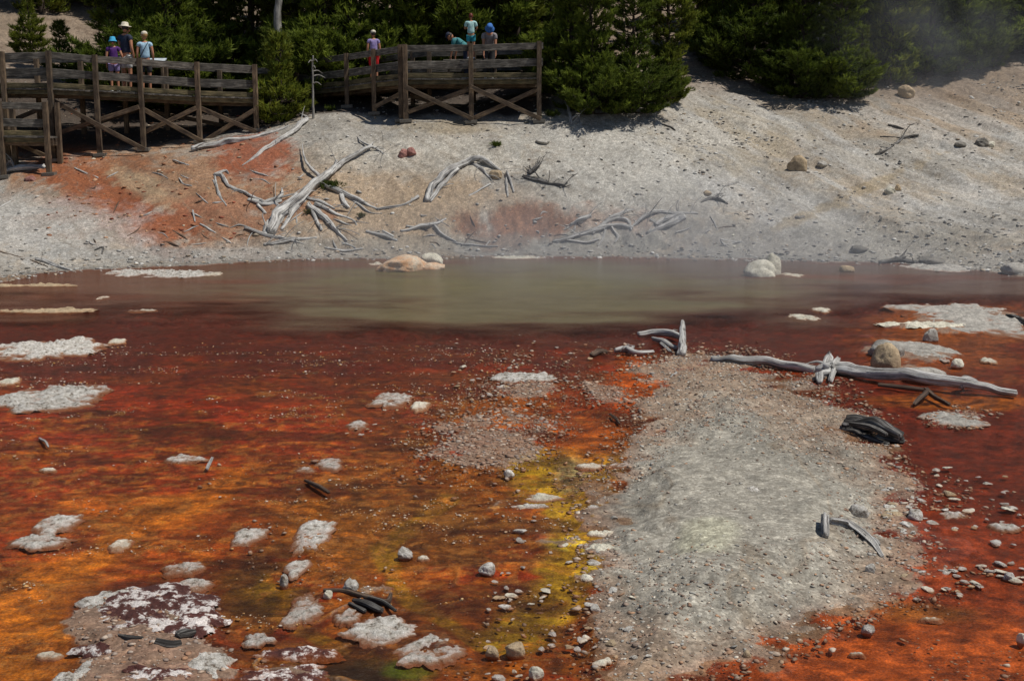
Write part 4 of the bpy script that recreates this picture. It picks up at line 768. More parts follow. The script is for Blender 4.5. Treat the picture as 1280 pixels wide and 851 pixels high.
RK = [
 ('large orange and cream boulder in the back of the pool', 505, 329, 70, 27, 'orange', 0), ('cream lump of rock attached behind the orange boulder', 540, 325, 30, 22, 'white', 0), ('pale rock leaning on the right end of the orange boulder', 538, 333, 32, 11, 'orange', 0),
 ('small pale flat rock off the left tip of the orange boulder', 470, 330, 14, 4, 'white', 1),
 ('white jagged two-humped rock standing in the right of the pool', 951, 340, 36, 16, 'white', 0), ('taller right hump of the white jagged rock', 967, 336, 20, 24, 'white', 0), ('flat orange-edged ledge beside the white jagged rock', 990, 344, 24, 5, 'white', 1),
 ('round tan boulder in the water near the right bank', 1058, 336, 20, 12, 'tan', 0), ('low broad grey rock at the foot of the right bank', 1178, 335, 62, 9, 'grey', 1),
 ('cream ledge under water level in the middle of the far shore', 650, 322, 48, 4, 'white', 1),
 ('long pale crust at the left end of the pool, nearest the shore stick', 168, 341, 58, 8, 'sinter', 1), ('long white crust in the middle of the row at the left end of the pool', 222, 343, 70, 8, 'sinter', 1), ('small white crust at the right end of the row by the left shore', 268, 343, 20, 5, 'white', 1),
 ('thin cream ledge along the left edge of the shallow water', 40, 357, 80, 3, 'tan', 1), ('narrow pale ledge floating level in the left shallows', 60, 389, 96, 2, 'tan', 1), ('tiny white crust in the left pool water', 129, 372, 12, 4, 'white', 1), ('tiny streak of pale crust in the pool, right of the level ledge', 178, 388, 28, 3, 'white', 1),
 ('pale flat crust in the right water, nearer one of two', 1002, 396, 32, 9, 'white', 1), ('pale flat crust in the right water, smaller one behind', 1027, 387, 20, 6, 'white', 1),
 ('large cracked pale sinter sheet at the right edge of the pool', 1208, 395, 128, 32, 'grey', 1), ('narrow cream ledge in front of the large cracked sheet', 1150, 407, 84, 8, 'white', 1), ('small grey stone between the cracked sheet and the round boulders', 1165, 422, 19, 12, 'grey', 0),
 ('long grey boulder behind the silvery log', 1108, 439, 46, 17, 'grey', 0), ('rounded tan boulder just behind the silvery log', 1110, 453, 38, 26, 'tan', 0), ('flat pale grey rock right of the tan boulder', 1160, 437, 54, 20, 'grey', 1),
 ('rubbly grey rock peeking over the silvery log', 1155, 469, 54, 16, 'grey', 0), ('small white stone right of the boulders', 1196, 456, 16, 8, 'white', 0), ('small pale stone in the far right shallows', 1236, 451, 16, 6, 'white', 1),
 ('white sloping crust in the dark red water at left, the upper one', 68, 436, 104, 24, 'sinter', 1), ('pale crumbs right of the upper left crust', 146, 427, 22, 6, 'white', 1), ('large grey white crust cut by the left edge, the lower one', 55, 498, 124, 28, 'sinter', 1), ('little cream crust at the left edge between the two big ones', 12, 477, 20, 9, 'white', 1),
 ('pale rounded slab in the middle of the red shallows', 490, 499, 50, 17, 'sinter', 1), ('small white stone right of the pale rounded slab', 525, 507, 22, 13, 'white', 1), ('white crumbly stone left of the gravel shoal', 447, 531, 24, 11, 'sinter', 1), ('whitish crust in the brown shallows', 382, 586, 24, 9, 'sinter', 1), ('grey faint crust beside the whitish one', 413, 579, 28, 14, 'sinter', 1),
 ('grey white crust beside the tiny white stick', 232, 574, 42, 10, 'sinter', 1), ('thin white crust in the left orange shallows', 60, 587, 20, 5, 'white', 1),
 ('speckled white crust at left, upper of the pair', 71, 654, 46, 22, 'sinter', 1), ('speckled white crust at left, lower of the pair', 48, 677, 62, 19, 'sinter', 1), ('small jagged white crust in the orange area', 151, 681, 24, 14, 'white', 1),
 ('oval white crust above the purple shoal, upper of two', 232, 710, 42, 16, 'sinter', 1), ('oval white crust above the purple shoal, lower of two', 243, 731, 40, 16, 'sinter', 1), ('broken white crust on the brown bed', 311, 669, 34, 20, 'sinter', 1),
 ('ragged white crust on the gold bed', 390, 668, 38, 34, 'sinter', 1), ('small speckled oval crust below the ragged one', 370, 710, 26, 20, 'sinter', 1), ('round speckled white slab in the orange shallows', 380, 763, 42, 34, 'sinter', 1), ('grey brown stone at the left end of the hooked stick', 355, 728, 12, 14, 'sinter', 0),
 ('grey lumpy stone behind the hooked stick', 438, 733, 24, 13, 'sinter', 0), ('small white crust right of the grey lumpy stone', 480, 735, 20, 13, 'sinter', 1), ('white stone at the left end of the hooked stick', 410, 744, 14, 9, 'white', 0), ('pale splintered slab beneath the bundle of dark splinters', 434, 770, 34, 18, 'sinter', 1),
 ('long speckled white crust in the lower middle, left half', 478, 789, 90, 30, 'sinter', 1), ('long speckled white crust in the lower middle, right half', 536, 812, 72, 36, 'sinter', 1),
 ('little white crust above the bottom left clump', 322, 800, 32, 13, 'sinter', 1), ('low speckled crust at the bottom edge, upper part of the clump', 375, 817, 90, 18, 'pinksinter', 1), ('wide speckled crust at the bottom edge, lower part of the clump', 355, 842, 110, 30, 'pinksinter', 1),
 ('broad white crust sheet on the purple shoal', 195, 757, 120, 44, 'pinksinter', 1), ('long white crust tongue at the upper left of the purple shoal', 135, 751, 60, 18, 'sinter', 1), ('white crust on the right end of the purple shoal', 245, 775, 54, 18, 'pinksinter', 1), ('pale crust at the lower right of the purple shoal', 262, 826, 50, 28, 'sinter', 1), ('white crust in the middle of the purple shoal', 215, 785, 70, 22, 'pinksinter', 1),
 ('pale crust on the lower left of the purple shoal', 130, 810, 58, 24, 'pinksinter', 1), ('narrow white crust left of the purple shoal bottom', 112, 832, 24, 30, 'sinter', 1), ('pale crust at the very bottom left of the frame', 90, 848, 50, 14, 'sinter', 1), ('white speck of crust left of the purple shoal', 61, 819, 26, 9, 'white', 1), ('pale pinkish crust at the bottom of the purple shoal', 200, 842, 90, 22, 'pinksinter', 1),
 ('small rugged stone in the gold shallows', 507, 693, 22, 12, 'sinter', 0), ('flat stone right of the small rugged one', 531, 697, 14, 6, 'white', 1), ('pale stone in the brown shallows below the gold', 609, 714, 24, 12, 'sinter', 0), ('brown tinted stone at lower middle', 645, 812, 32, 14, 'tan', 0), ('dark brown stone left of the brown tinted one', 616, 815, 20, 12, 'tan', 0), ('white knobbly stone at the bottom', 671, 841, 24, 14, 'white', 0),
 ('white ledge pointing to the yellow channel', 675, 622, 38, 9, 'white', 1), ('pale ledge at the edge of the yellow channel', 662, 634, 50, 5, 'sinter', 1), ('oval stone below the gravel shoal', 636, 594, 16, 8, 'sinter', 0), ('white capped stone behind the gravel shoal', 654, 471, 60, 10, 'sinter', 1), ('flat pinkish white slab on the left edge of the gravel bar', 750, 683, 36, 8, 'white', 1), ('pale jagged slab on the left edge of the gravel bar', 752, 668, 34, 8, 'white', 1), ('white slab where the orange channel meets the gravel bar', 740, 583, 30, 8, 'white', 1), ('flat white slabs on gravel at the channel bend', 775, 581, 28, 6, 'sinter', 1), ('round flat stone lying on the smooth part of the gravel bar', 942, 612, 16, 7, 'sinter', 1),
 ('rounded grey stone at the tip of the bent stick', 1088, 712, 14, 10, 'sinter', 0), ('grey boulder in the stony right shallows', 1073, 641, 22, 12, 'sinter', 0), ('flat white stone group in the right shallows', 1190, 645, 32, 10, 'sinter', 1), ('dark backed stone in the stony right shallows', 1143, 646, 22, 10, 'sinter', 0), ('speckled flat stone in the right shallows', 1256, 658, 28, 10, 'sinter', 1), ('low rubbly shoal stone right of the charred chunk', 1195, 522, 60, 14, 'grey', 1),
 ('long pale stone at the lower edge of the stony shallows', 1162, 773, 26, 7, 'white', 1), ('small dark stone at the right edge of the stony shallows', 1262, 722, 14, 8, 'sinter', 0), ('pale stone at the lower right edge of the photo', 1276, 800, 14, 10, 'white', 0), ('pebbly stone where bar and rusty water meet', 1085, 787, 18, 9, 'sinter', 0), ('cream stone on the bottom edge of the bar', 934, 819, 12, 9, 'tan', 0), ('lone pale stone in the rusty water at the bottom right', 1070, 818, 22, 5, 'white', 1),
 ('round tan boulder with an orange face on the right slope', 996, 205, 25, 25, 'tan', 0), ('white rock of the pair below the tan boulder', 1112, 238, 14, 9, 'white', 0), ('brown rock of the pair below the tan boulder', 1122, 235, 9, 8, 'tan', 0), ('tan pointed rock near the treeline at right', 1132, 115, 20, 15, 'tan', 0), ('dark rock high on the right slope', 1228, 178, 18, 12, 'dark', 0), ('dark flat rock beside the high dark one', 1200, 181, 14, 7, 'dark', 0), ('white chips right of the high dark rock', 1238, 181, 10, 8, 'white', 0),
 ('left half of the pair of pink rocks below the platform', 504, 192, 13, 11, 'pink', 0), ('right half of the pair of pink rocks below the platform', 514, 190, 14, 11, 'pink', 0), ('flat grey stone on the bank below the platform', 678, 177, 20, 6, 'grey', 0), ('brown stone tucked under the arched log', 620, 217, 20, 12, 'tan', 0), ('reddish brown stone below the lower walkway', 39, 223, 14, 8, 'pink', 0), ('grey stone at the foot of the slope by the steam', 1073, 311, 22, 9, 'dark', 0), ('dark wet boulder at the right bank waterline', 1165, 325, 34, 10, 'dark', 0), ('small round stone beside the twisted root', 884, 242, 10, 7, 'tan', 0), ('pale stone below the tan boulder on the slope', 1028, 206, 14, 7, 'grey', 0), ('stone near the treeline shadow', 1000, 270, 14, 4, 'dark', 1), ('pale knob of rock at the far right shore', 1268, 336, 34, 18, 'grey', 0),
]
for (lab, px, py, w, h, mt, fl) in RK: put_rock(lab, px, py, w, h, mt, 'sinter_crust' if mt in ('sinter', 'pinksinter') and fl else 'rock', 'crust' if mt in ('sinter', 'pinksinter') and fl else 'rock', flat=bool(fl), sub=5 if (fl and w > 34) else 4)

# counted small stones: copies of eight shapes
PROT = []
for k in range(9):
    V, Fc = rock_verts(2, 300+k, 1.0); V = V*[1, random.uniform(.6, .9), random.uniform(.22, .42)]
    me = bpy.data.meshes.new('stone'); me.from_pydata([tuple(v) for v in V], [], [tuple(f) for f in Fc]); me.materials.append(M[['sinter', 'tan', 'white', 'sinter', 'grey'][k % 5]]); PROT.append(me)
def stone_at(px, py, wpx, label, group):
    b = G(px, py); s = wpx*b[1]/F/2
    o = bpy.data.objects.new('stone', random.choice(PROT)); COL.objects.link(o)
    o.location = (b[0], b[1], b[2]+s*.02); o.scale = (s, s, s); o.rotation_euler = (random.uniform(-.2, .2), random.uniform(-.2, .2), random.uniform(0, 6.28))
    tag(o, label, 'stone', group)
def scatter(n, poly, lo, hi, label, group, cl=.7):
    P = np.array(poly); k = 0; cs = []
    while k < n:
        if cs and random.random() < cl*.6:
            c = random.choice(cs); x = random.gauss(c[0], 26); y = random.gauss(c[1], 11)
        else: x = random.uniform(P[:, 0].min(), P[:, 0].max()); y = random.uniform(P[:, 1].min(), P[:, 1].max())
        if poly_sd(np.array([x]), np.array([y]), poly)[0] < 0: continue
        if len(cs) < n*.15: cs.append((x, y))
        s = lo+(hi-lo)*random.random()**2
        if y < 520: s *= .8
        stone_at(x, y, s, label, group); k += 1
scatter(105, [(1090, 560), (1200, 585), (1290, 600), (1290, 720), (1220, 740), (1150, 770), (1120, 700), (1100, 640)], 9, 24, 'small pale stone among many scattered in the rusty shallows right of the gravel bar', 'stones scattered in the right shallows')
scatter(55, [(640, 620), (745, 690), (735, 745), (770, 790), (740, 860), (560, 860), (600, 740)], 8, 24, 'small pale stone among many in the golden shallows left of the gravel bar', 'stones in the golden shallows')
scatter(50, [(560, 425), (700, 425), (800, 440), (800, 500), (700, 510), (560, 500), (540, 470)], 6, 18, 'small white stone among many at the dark red edge of the pool', 'stones at the dark red pool edge')
scatter(20, [(430, 500), (560, 520), (540, 590), (430, 560)], 5, 10, 'small pale stone among many left of the gravel shoal', 'stones left of the gravel shoal')
scatter(20, [(0, 560), (380, 600), (420, 700), (300, 720), (0, 700)], 4, 10, 'tiny pale stone among many in the orange shallows at left', 'stones in the left orange shallows')
scatter(28, [(860, 165), (1280, 150), (1280, 325), (900, 320), (620, 300), (860, 240)], 4, 9, 'small stone among many on the grey right slope', 'stones on the right slope', .3)

scatter(26, [(735, 600), (770, 600), (780, 700), (840, 780), (840, 850), (740, 850), (730, 700)], 10, 26, 'flat pale stone among many along the left edge of the gravel bar', 'stones along the left edge of the bar', .3)
# ------------------------------------------------------------------ gravel (uncountable)
def gravel_mesh(name, X, Y, S, Cc, kind_, embed=.25, sub=1):
    n = len(X); V0, F0 = ICO[1] if sub else ICO[1]
    # 12-vertex stones
    V0 = np.array([[0, 0, 1.], [0, 0, -1.]]+[[math.cos(a)*.92, math.sin(a)*.92, .35] for a in np.arange(5)*1.2566]+[[math.cos(a+.63)*.92, math.sin(a+.63)*.92, -.35] for a in np.arange(5)*1.2566])
    F0 = []
    for k in range(5):
        j = (k+1) % 5; F0 += [(0, 2+k, 2+j), (1, 7+j, 7+k), (2+k, 7+k, 2+j), (2+j, 7+k, 7+j)]
    F0 = np.array(F0)
    J = V0[None]*(1+rng.uniform(-.35, .35, (n, 12, 1)))*np.stack([np.ones(n), rng.uniform(.55, .95, n), rng.uniform(.22, .48, n)], -1)[:, None]
    a = rng.uniform(0, 6.28, n); t = rng.normal(0, .25, n)
    ca, sa, ct, st = np.cos(a), np.sin(a), np.cos(t), np.sin(t)
    x, y_, z = J[..., 0], J[..., 1], J[..., 2]; y2 = y_*ct[:, None]-z*st[:, None]; z2 = y_*st[:, None]+z*ct[:, None]
    W = np.stack([x*ca[:, None]-y2*sa[:, None], x*sa[:, None]+y2*ca[:, None], z2], -1)*S[:, None, None]
    Z = np.maximum(hz(X, Y), -.01)
    W += np.stack([X, Y, Z+S*embed*.5], -1)[:, None]
    FF = (F0[None]+(np.arange(n)*12)[:, None, None]).reshape(-1, 3)
    cc = np.repeat(Cc[:, None], 12, 1)
    o = mk(name, W.reshape(-1, 3), FF, 'gravel', None, False, {'tint': ('FLOAT_COLOR', cc.reshape(-1, 3))}); return tag(o, kind='stuff', **kind_)
def palette(n, cols, k=1.2):
    P = np.array([srgb(c, k) for c in cols]); i = rng.integers(0, len(P), n); return np.clip(P[i]*rng.uniform(.7, 1.25, (n, 1)), 0, .8)
# gravel bar and shoals, plus bright grains added as water glints
N0 = 150000; Y0 = rng.uniform(6.8, 19.5, N0)**1.0; A0 = rng.uniform(-.44, .46, N0); X0 = A0*Y0
keepw = rng.uniform(0, 1, N0) < (Y0/19.5)**.35
u0, v0 = proj(X0, Y0, 0*X0); sdI = poly_sd(u0, v0, ISLAND, 1.6)+18*fbm(X0*1.1, Y0*1.1, 4, 41)
smooth_zone = ss(-20, 40, poly_sd(u0, v0, [(790, 575), (900, 555), (1030, 580), (1080, 640), (1060, 700), (960, 740), (860, 740), (770, 700), (755, 620)], 1.4)+40*fbm(X0, Y0, 3, 301))
zz0 = hz(X0, Y0)
dens = ss(-50, 6, sdI)*(1-.93*smooth_zone)*.62
for (cx, cy, rx, ry, h) in PATCHES[:3]+PATCHES[6:7]:
    q0 = 1-np.sqrt(((u0-cx)/rx)**2+((v0-cy)/ry)**2); dens = np.maximum(dens, .8*ss(-.25, .3, q0+.4*fbm(X0*2.2, Y0*2.2, 4, 51)))
dens = np.maximum(dens, .35*ss(-.03, .02, zz0)*(u0 < 330)*(v0 > 730)*(u0 > 90))
dens = np.maximum(dens, .5*ss(-.3, .3, fbm(X0*1.6, Y0*1.6, 4, 303))*ss(-20, 40, poly_sd(u0, v0, [(1080, 560), (1190, 580), (1250, 640), (1240, 710), (1180, 760), (1080, 780), (1100, 650)], 1.4)))
dens = np.maximum(dens, .10*ss(.2, .7, fbm(X0*1.5, Y0*1.5, 4, 304))*ss(470, 640, u0)*ss(600, 640, v0))
dens = np.maximum(dens, .28*ss(-30, 30, poly_sd(u0, v0, [(560, 430), (800, 430), (860, 450), (800, 520), (700, 520), (600, 500)], 1.4))*ss(-.1, .5, fbm(X0*1.8, Y0*1.8, 4, 305)))
dens = np.maximum(dens, .35*ss(-20, 20, poly_sd(u0, v0, [(745, 700), (790, 700), (800, 851), (640, 880), (640, 820), (730, 760)], 1.4))*ss(-.3, .3, fbm(X0*1.8, Y0*1.8, 4, 306)))
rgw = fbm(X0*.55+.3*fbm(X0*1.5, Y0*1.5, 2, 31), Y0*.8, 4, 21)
glit = .85*np.exp(-(rgw/.07)**2)*(u0 < 720)*(v0 > 425)*ss(-.1, .5, fbm(X0*2, Y0*2, 3, 330))  # small pale grains along the ridges stand in for sun glints
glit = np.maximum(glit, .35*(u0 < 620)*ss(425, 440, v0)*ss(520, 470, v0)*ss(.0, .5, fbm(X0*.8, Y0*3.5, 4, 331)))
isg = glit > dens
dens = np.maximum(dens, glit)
dens = np.maximum(dens, .13*ss(0, .5, fbm(X0*1.1+7, Y0*1.4, 4, 340))*ss(540, 600, v0)*(u0 < 770)*ss(100, 500, u0))
dens = np.maximum(dens, .6*ss(-30, 30, poly_sd(u0, v0, [(590, 470), (700, 465), (725, 540), (700, 590), (620, 590), (520, 550)], 1.4)+40*fbm(X0*1.3, Y0*1.3, 4, 341)))
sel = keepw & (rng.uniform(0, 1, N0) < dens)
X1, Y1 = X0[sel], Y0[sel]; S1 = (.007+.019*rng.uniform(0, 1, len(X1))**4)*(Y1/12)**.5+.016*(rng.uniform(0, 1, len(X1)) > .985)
C1 = palette(len(X1), ['#9c8878', '#b5a694', '#a8a49a', '#8a6f5c', '#c2b9a9', '#7f6a5c', '#a78468', '#94918a'])
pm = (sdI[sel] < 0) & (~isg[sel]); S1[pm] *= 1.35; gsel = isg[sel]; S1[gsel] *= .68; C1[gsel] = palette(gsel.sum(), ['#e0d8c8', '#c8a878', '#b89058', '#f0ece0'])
wm = ss(20, -30, sdI[sel])[:, None]*(~gsel[:, None]); C1 = C1*(1-wm*.35)+srgb('#8f5a34', 1.1)*wm*.35
print('gravel', len(X1))
gravel_mesh('gravel', X1, Y1, S1, C1, dict(label='loose gravel covering the bar and the shoals in the shallow water, with pale grains added as sun glints', cat='gravel'))
# rubble on the banks
N0 = 46000; Y0 = rng.uniform(25, 43, N0); A0 = rng.uniform(-.46, .46, N0); X0 = A0*Y0; s0 = Y0-Ys(A0)
u0, v0 = proj(X0, Y0, hz(X0, Y0))
d0 = .22+.9*ss(1.8, .2, s0)+.9*ss(.1, .6, fbm((X0*.8+Y0*.55)*.7, (Y0*.8-X0*.5)*.3, 4, 310))*ss(1, 6, X0)
d0 = d0*(s0 > -.2)*.7
sel = rng.uniform(0, 1, N0) < d0; X2, Y2 = X0[sel], Y0[sel]; S2 = .016+.065*rng.uniform(0, 1, len(X2))**5
C2 = palette(len(X2), ['#a5a29c', '#b8b5ae', '#8f8b84', '#7c766e', '#a0907c', '#c4c1ba', '#6d6860'])
redm = (u0[sel] < 360) & (v0[sel] < 300) & (u0[sel] > 60); C2[redm] = palette(redm.sum(), ['#9a6a4c', '#a88264', '#8a4a34', '#b8a890'])
gravel_mesh('rubble', X2, Y2, S2, C2, dict(label='loose stone chips covering the banks around the pool', cat='rubble'))

# ------------------------------------------------------------------ trees
def needles(C, A, L, cols, nn_=11, spread=.75, wid=.012):
    """tufts: centre C, axis A (unit), length L -> thin triangles"""
    n = len(C); ref = np.where(np.abs(A[:, 2:3]) > .9, [[1., 0, 0]], [[0, 0, 1.]]); U = np.cross(A, ref); U /= np.linalg.norm(U, axis=1)[:, None]; W = np.cross(A, U)
    ph = rng.uniform(0, 6.28, (n, nn_)); th = rng.uniform(.35, 1, (n, nn_))*spread; st = rng.uniform(-.5, .6, (n, nn_))
    D = A[:, None]*np.cos(th)[..., None]+(U[:, None]*np.cos(ph)[..., None]+W[:, None]*np.sin(ph)[..., None])*np.sin(th)[..., None]
    B = C[:, None]+A[:, None]*(st*L[:, None])[..., None]
    S = np.cross(D, rng.normal(size=(n, nn_, 3))); S /= np.linalg.norm(S, axis=-1)[..., None]+1e-9
    ln = L[:, None]*rng.uniform(.6, 1.1, (n, nn_)); w = wid*rng.uniform(.7, 1.3, (n, nn_))
    V = np.stack([B-S*w[..., None], B+S*w[..., None], B+D*ln[..., None]], 2).reshape(-1, 3)
    cc = np.repeat(cols[:, None]*rng.uniform(.8, 1.2, (n, 1, 1)), nn_*3, 1).reshape(-1, 3)
    return V, np.arange(len(V)).reshape(-1, 3), cc
def pine_data(H, Rb, seed, dens=1., base=.03, hue=0, gaps=.15):
    global rng
    keep = rng; rng = np.random.default_rng(seed); r = rng
    C = []; A = []; Lc = []; br = []; col = []
    z = H*base; lev = 0
    while z < H*.985:
        f = z/H; Rr = Rb*(1-f)**.8*(.75+.35*math.sin(f*9+seed))*min(1, .55+f*6); nb = int(6+4*(1-f))
        a0 = r.uniform(0, 6.28)
        for k in range(nb):
            if r.uniform() < gaps: continue
            a = a0+k*6.283/nb+r.normal(0, .2); ln = Rr*r.uniform(.65, 1.15); rise = r.uniform(-.15, .25)+f*.5
            dr = np.array([math.cos(a), math.sin(a)])
            t = np.linspace(.0, 1, 6); P = np.c_[dr[0]*ln*t, dr[1]*ln*t, z+ln*(rise*t-.18*t+.32*t*t)]
            br.append(P)
            tw = max(4, int(ln*17*dens)); hc = r.uniform(.0, 1)
            for q in range(tw):
                s = r.uniform(.25, 1)**.7; p = np.array([np.interp(s, t, P[:, j]) for j in range(3)])
                tl = ln*.32*(1.15-s)+.1; sa = a+r.choice([-1, 1])*r.uniform(.35, 1.2); tdir = np.array([math.cos(sa), math.sin(sa), r.uniform(.1, .7)])
                e = p+tdir*tl; nt_ = max(1, int(tl/.1))
                for w_ in range(nt_):
                    g_ = (w_+1)/nt_; C.append(p+(e-p)*g_+r.normal(0, .02, 3)); ax = tdir+[0, 0, .5]+r.normal(0, .2, 3); A.append(ax/np.linalg.norm(ax)); Lc.append(r.uniform(.085, .15))
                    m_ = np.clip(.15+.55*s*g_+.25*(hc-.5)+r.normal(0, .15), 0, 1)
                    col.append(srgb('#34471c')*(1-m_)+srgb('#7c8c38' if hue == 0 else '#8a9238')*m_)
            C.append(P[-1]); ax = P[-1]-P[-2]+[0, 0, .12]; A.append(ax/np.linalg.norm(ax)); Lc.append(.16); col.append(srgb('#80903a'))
        z += r.uniform(.16, .3)*(.8+.4*(1-f)); lev += 1
    C = np.array(C); A = np.array(A); Lc = np.array(Lc); col = np.array(col)
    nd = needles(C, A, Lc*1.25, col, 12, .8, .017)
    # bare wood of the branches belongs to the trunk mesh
    TV = []; TF = []
    def addt(P, ra, rb, ns):
        k = len(TV); n = len(P); T = P[-1]-P[0]; T = T/np.linalg.norm(T); U = np.cross(T, [.3, .2, 1.] if abs(T[2]) < .9 else [1, 0, 0]); U /= np.linalg.norm(U); W = np.cross(T, U)
        for i, p in enumerate(P):
            rr = ra+(rb-ra)*i/(n-1)
            for j in range(ns):
                b = 6.283*j/ns; TV.append(p+(U*math.cos(b)+W*math.sin(b))*rr)
        for i in range(n-1):
            for j in range(ns): TF.append((k+i*ns+j, k+i*ns+(j+1) % ns, k+(i+1)*ns+(j+1) % ns, k+(i+1)*ns+j))
    tz = np.linspace(-.3, H*.99, 9); tp = np.c_[np.cumsum(r.normal(0, .02, 9)), np.cumsum(r.normal(0, .02, 9)), tz]; addt(tp, .035+.013*H, .012, 9)
    for P in br: addt(P, .02, .006, 4)
    rng = keep
    return nd, (np.array(TV), TF)
TREES = []
for k, (H, Rb, de, ba, hu, gp) in enumerate([(8.5, 1.9, 1., .02, 0, .1), (7.0, 1.7, 1.05, .02, 1, .12), (10, 2.1, .9, .04, 0, .15), (3.2, 1.0, 1.3, .02, 1, .08), (2.2, .9, 1.4, .02, 1, .05), (5.5, 1.9, 1.1, .01, 0, .1), (9, 1.5, .7, .2, 0, .35)]):
    nd, tk = pine_data(H, Rb, 40+k, de, ba, hu, gp)
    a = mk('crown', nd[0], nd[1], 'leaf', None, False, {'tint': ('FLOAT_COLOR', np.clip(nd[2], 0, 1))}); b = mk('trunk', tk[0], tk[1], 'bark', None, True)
    TREES.append((a.data, b.data, H)); bpy.data.objects.remove(a); bpy.data.objects.remove(b)
    print('tree', k, len(nd[1]))
def tree(kind, x, y, h, label, group=None, name='pine_tree'):
    cd, td, H = TREES[kind]; s = h/H; r_ = empty(name, (x, y, float(hz(x, y))-.05)); r_.scale = (s*random.uniform(.95, 1.12),)*2+(s,); r_.rotation_euler = (random.uniform(-.03, .03), random.uniform(-.03, .03), random.uniform(0, 6.28))
    for nm, d in (('crown', cd), ('trunk', td)):
        o = bpy.data.objects.new(nm, d); COL.objects.link(o); o.parent = r_
    return tag(r_, label, 'tree', group)
def tree_px(kind, px, py, h, label, Y=None, group=None):
    if Y is None: p = G(px, py)
    else: p = PY(px, py, Y)
    return tree(kind, p[0], p[1], h, label, group)
tree_px(4, 349, 152, 2.5, 'small bright green pine in the gap between the long boardwalk and the shaded walkway')
tree_px(3, 338, 140, 2.6, 'slightly taller pine just behind the small bright one between the walkways')
tree_px(3, 40, 78, 2.6, 'young pine on bare tan ground behind the left end of the boardwalk')
tree_px(4, 78, 82, 1.7, 'low sprig of pine above the rail left of the girl in the blue hat', Y=43)
tree_px(5, 742, 142, 4.6, 'bushy pine on the bank edge right of the platform, its left half')
tree_px(5, 790, 140, 4.3, 'bushy pine on the bank edge right of the platform, its lower right half')
tree_px(5, 715, 118, 5.5, 'dense pine standing close behind the platform\'s right end')
tree_px(1, 835, 120, 5.2, 'pine with yellowish shoots filling the middle of the treeline')
tree_px(4, 835, 128, 1.6, 'little brown-tinged pine bush under the middle treeline')
tree_px(5, 940, 98, 6.0, 'wide pine over the shaded ground in the middle of the right treeline')
tree_px(5, 1000, 122, 4.6, 'dark drooping pine at the front of the right treeline')
tree_px(5, 1045, 122, 4.3, 'full pine with low green skirts at the front of the right treeline')
tree_px(1, 872, 92, 6.5, 'pine rising behind the gap between the bushy pine and the right treeline', Y=47)
tree_px(5, 905, 88, 4.4, 'rounded pine just left of the wide one, leaning over the tan ground', Y=45.5)
tree_px(3, 1075, 118, 2.2, 'low green pine shrub at the foot of the right treeline')
tree_px(1, 1110, 106, 6.5, 'hazy pine where the steam crosses the treeline')
tree_px(0, 1160, 96, 6.5, 'pine just right of the hazy one in the treeline')
tree_px(5, 1205, 88, 4.2, 'bushy pine at the right end of the treeline, next to the last')
tree_px(3, 1240, 84, 2.2, 'last low pine where the bare slope meets the right treeline')
GL = 'dark pine of the dense wood behind the boardwalks and the right treeline'; GG = 'pines of the dense wood'
def wood_row(L_):
    for (px, Y, h, k) in L_:
        p = PY(px, 60, Y); tree(k, p[0], Y, h, GL, GG)
row = []
for px in range(110, 330, 34): row.append((px+random.uniform(-8, 8), random.uniform(40.5, 43.5), random.uniform(6.5, 8.5), random.choice([0, 1, 5])))
for px in range(375, 700, 34): row.append((px+random.uniform(-8, 8), random.uniform(41, 44), random.uniform(6.5, 8.5), random.choice([0, 1, 5])))
for px in range(930, 1300, 36): row.append((px+random.uniform(-8, 8), random.uniform(44.5, 47), random.uniform(6.5, 8.5), random.choice([0, 1, 5])))
for px in range(-250, 1560, 62): row.append((px+random.uniform(-15, 15), random.uniform(49, 56), random.uniform(8, 10.5), random.choice([0, 2, 1, 6])))
for px in list(range(-150, 20, 50))+list(range(1310, 1560, 50)): row.append((px, random.uniform(45, 50), random.uniform(6, 9), random.choice([0, 1])))
for px in range(-300, 1600, 56): row.append((px+random.uniform(-20, 20), random.uniform(58, 68), random.uniform(9, 13), random.choice([0, 2])))
row = [r_ for r_ in row if not (795 < r_[0] < 875 and r_[1] < 57) and not (-20 < r_[0] < 105 and r_[1] < 52)]
wood_row(row)
# bare trunks
def bare(label, px, y0, y1, Y, r0, r1, mat='deadbark', tilt=0):
    a = PY(px, y0, Y); a[2] = float(hz(a[0], Y))-.2; b = PY(px+tilt, y1, Y); b[2] = max(b[2], a[2]+1)
    root = empty('dead_tree', a); tag(root, label, 'dead tree')
    n = 8; P = np.array([a+(b-a)*i/(n-1)+[random.uniform(-.02, .02), 0, 0] for i in range(n)]); V, Fc, gr = tube(P-a, np.linspace(r0, r1, n), random.randint(1, 99), 1, 12, .1)
    mk('trunk', V, Fc, mat, root, True, {'grain': ('FLOAT_VECTOR', gr)})
    for k in range(6):
        t = random.uniform(.3, .95); p = (b-a)*t; an = random.uniform(0, 6.28); l = random.uniform(.2, .5)
        V, Fc, gr = tube(np.array([p, p+[math.cos(an)*l*.5, math.sin(an)*l*.5, .03], p+[math.cos(an)*l, math.sin(an)*l, -.05]]), [.02, .014, .006], k, 1, 6, .1); mk('branch', V, Fc, mat, root, True, {'grain': ('FLOAT_VECTOR', gr)})
bare('bare pale trunk rising behind the small bright pine', 346, 55, -120, 40.2, .13, .09)
bare('thin grey dead sapling standing in front of the shaded walkway', 391, 146, 70, 37.0, .035, .02)
bare('dark leaning dead trunk in the opening above the bushy pine', 822, 60, -90, 49, .1, .07, 'bark', 8)
bare('slim pale dead stem among the right treeline', 1024, 60, -60, 43.2, .04, .025)

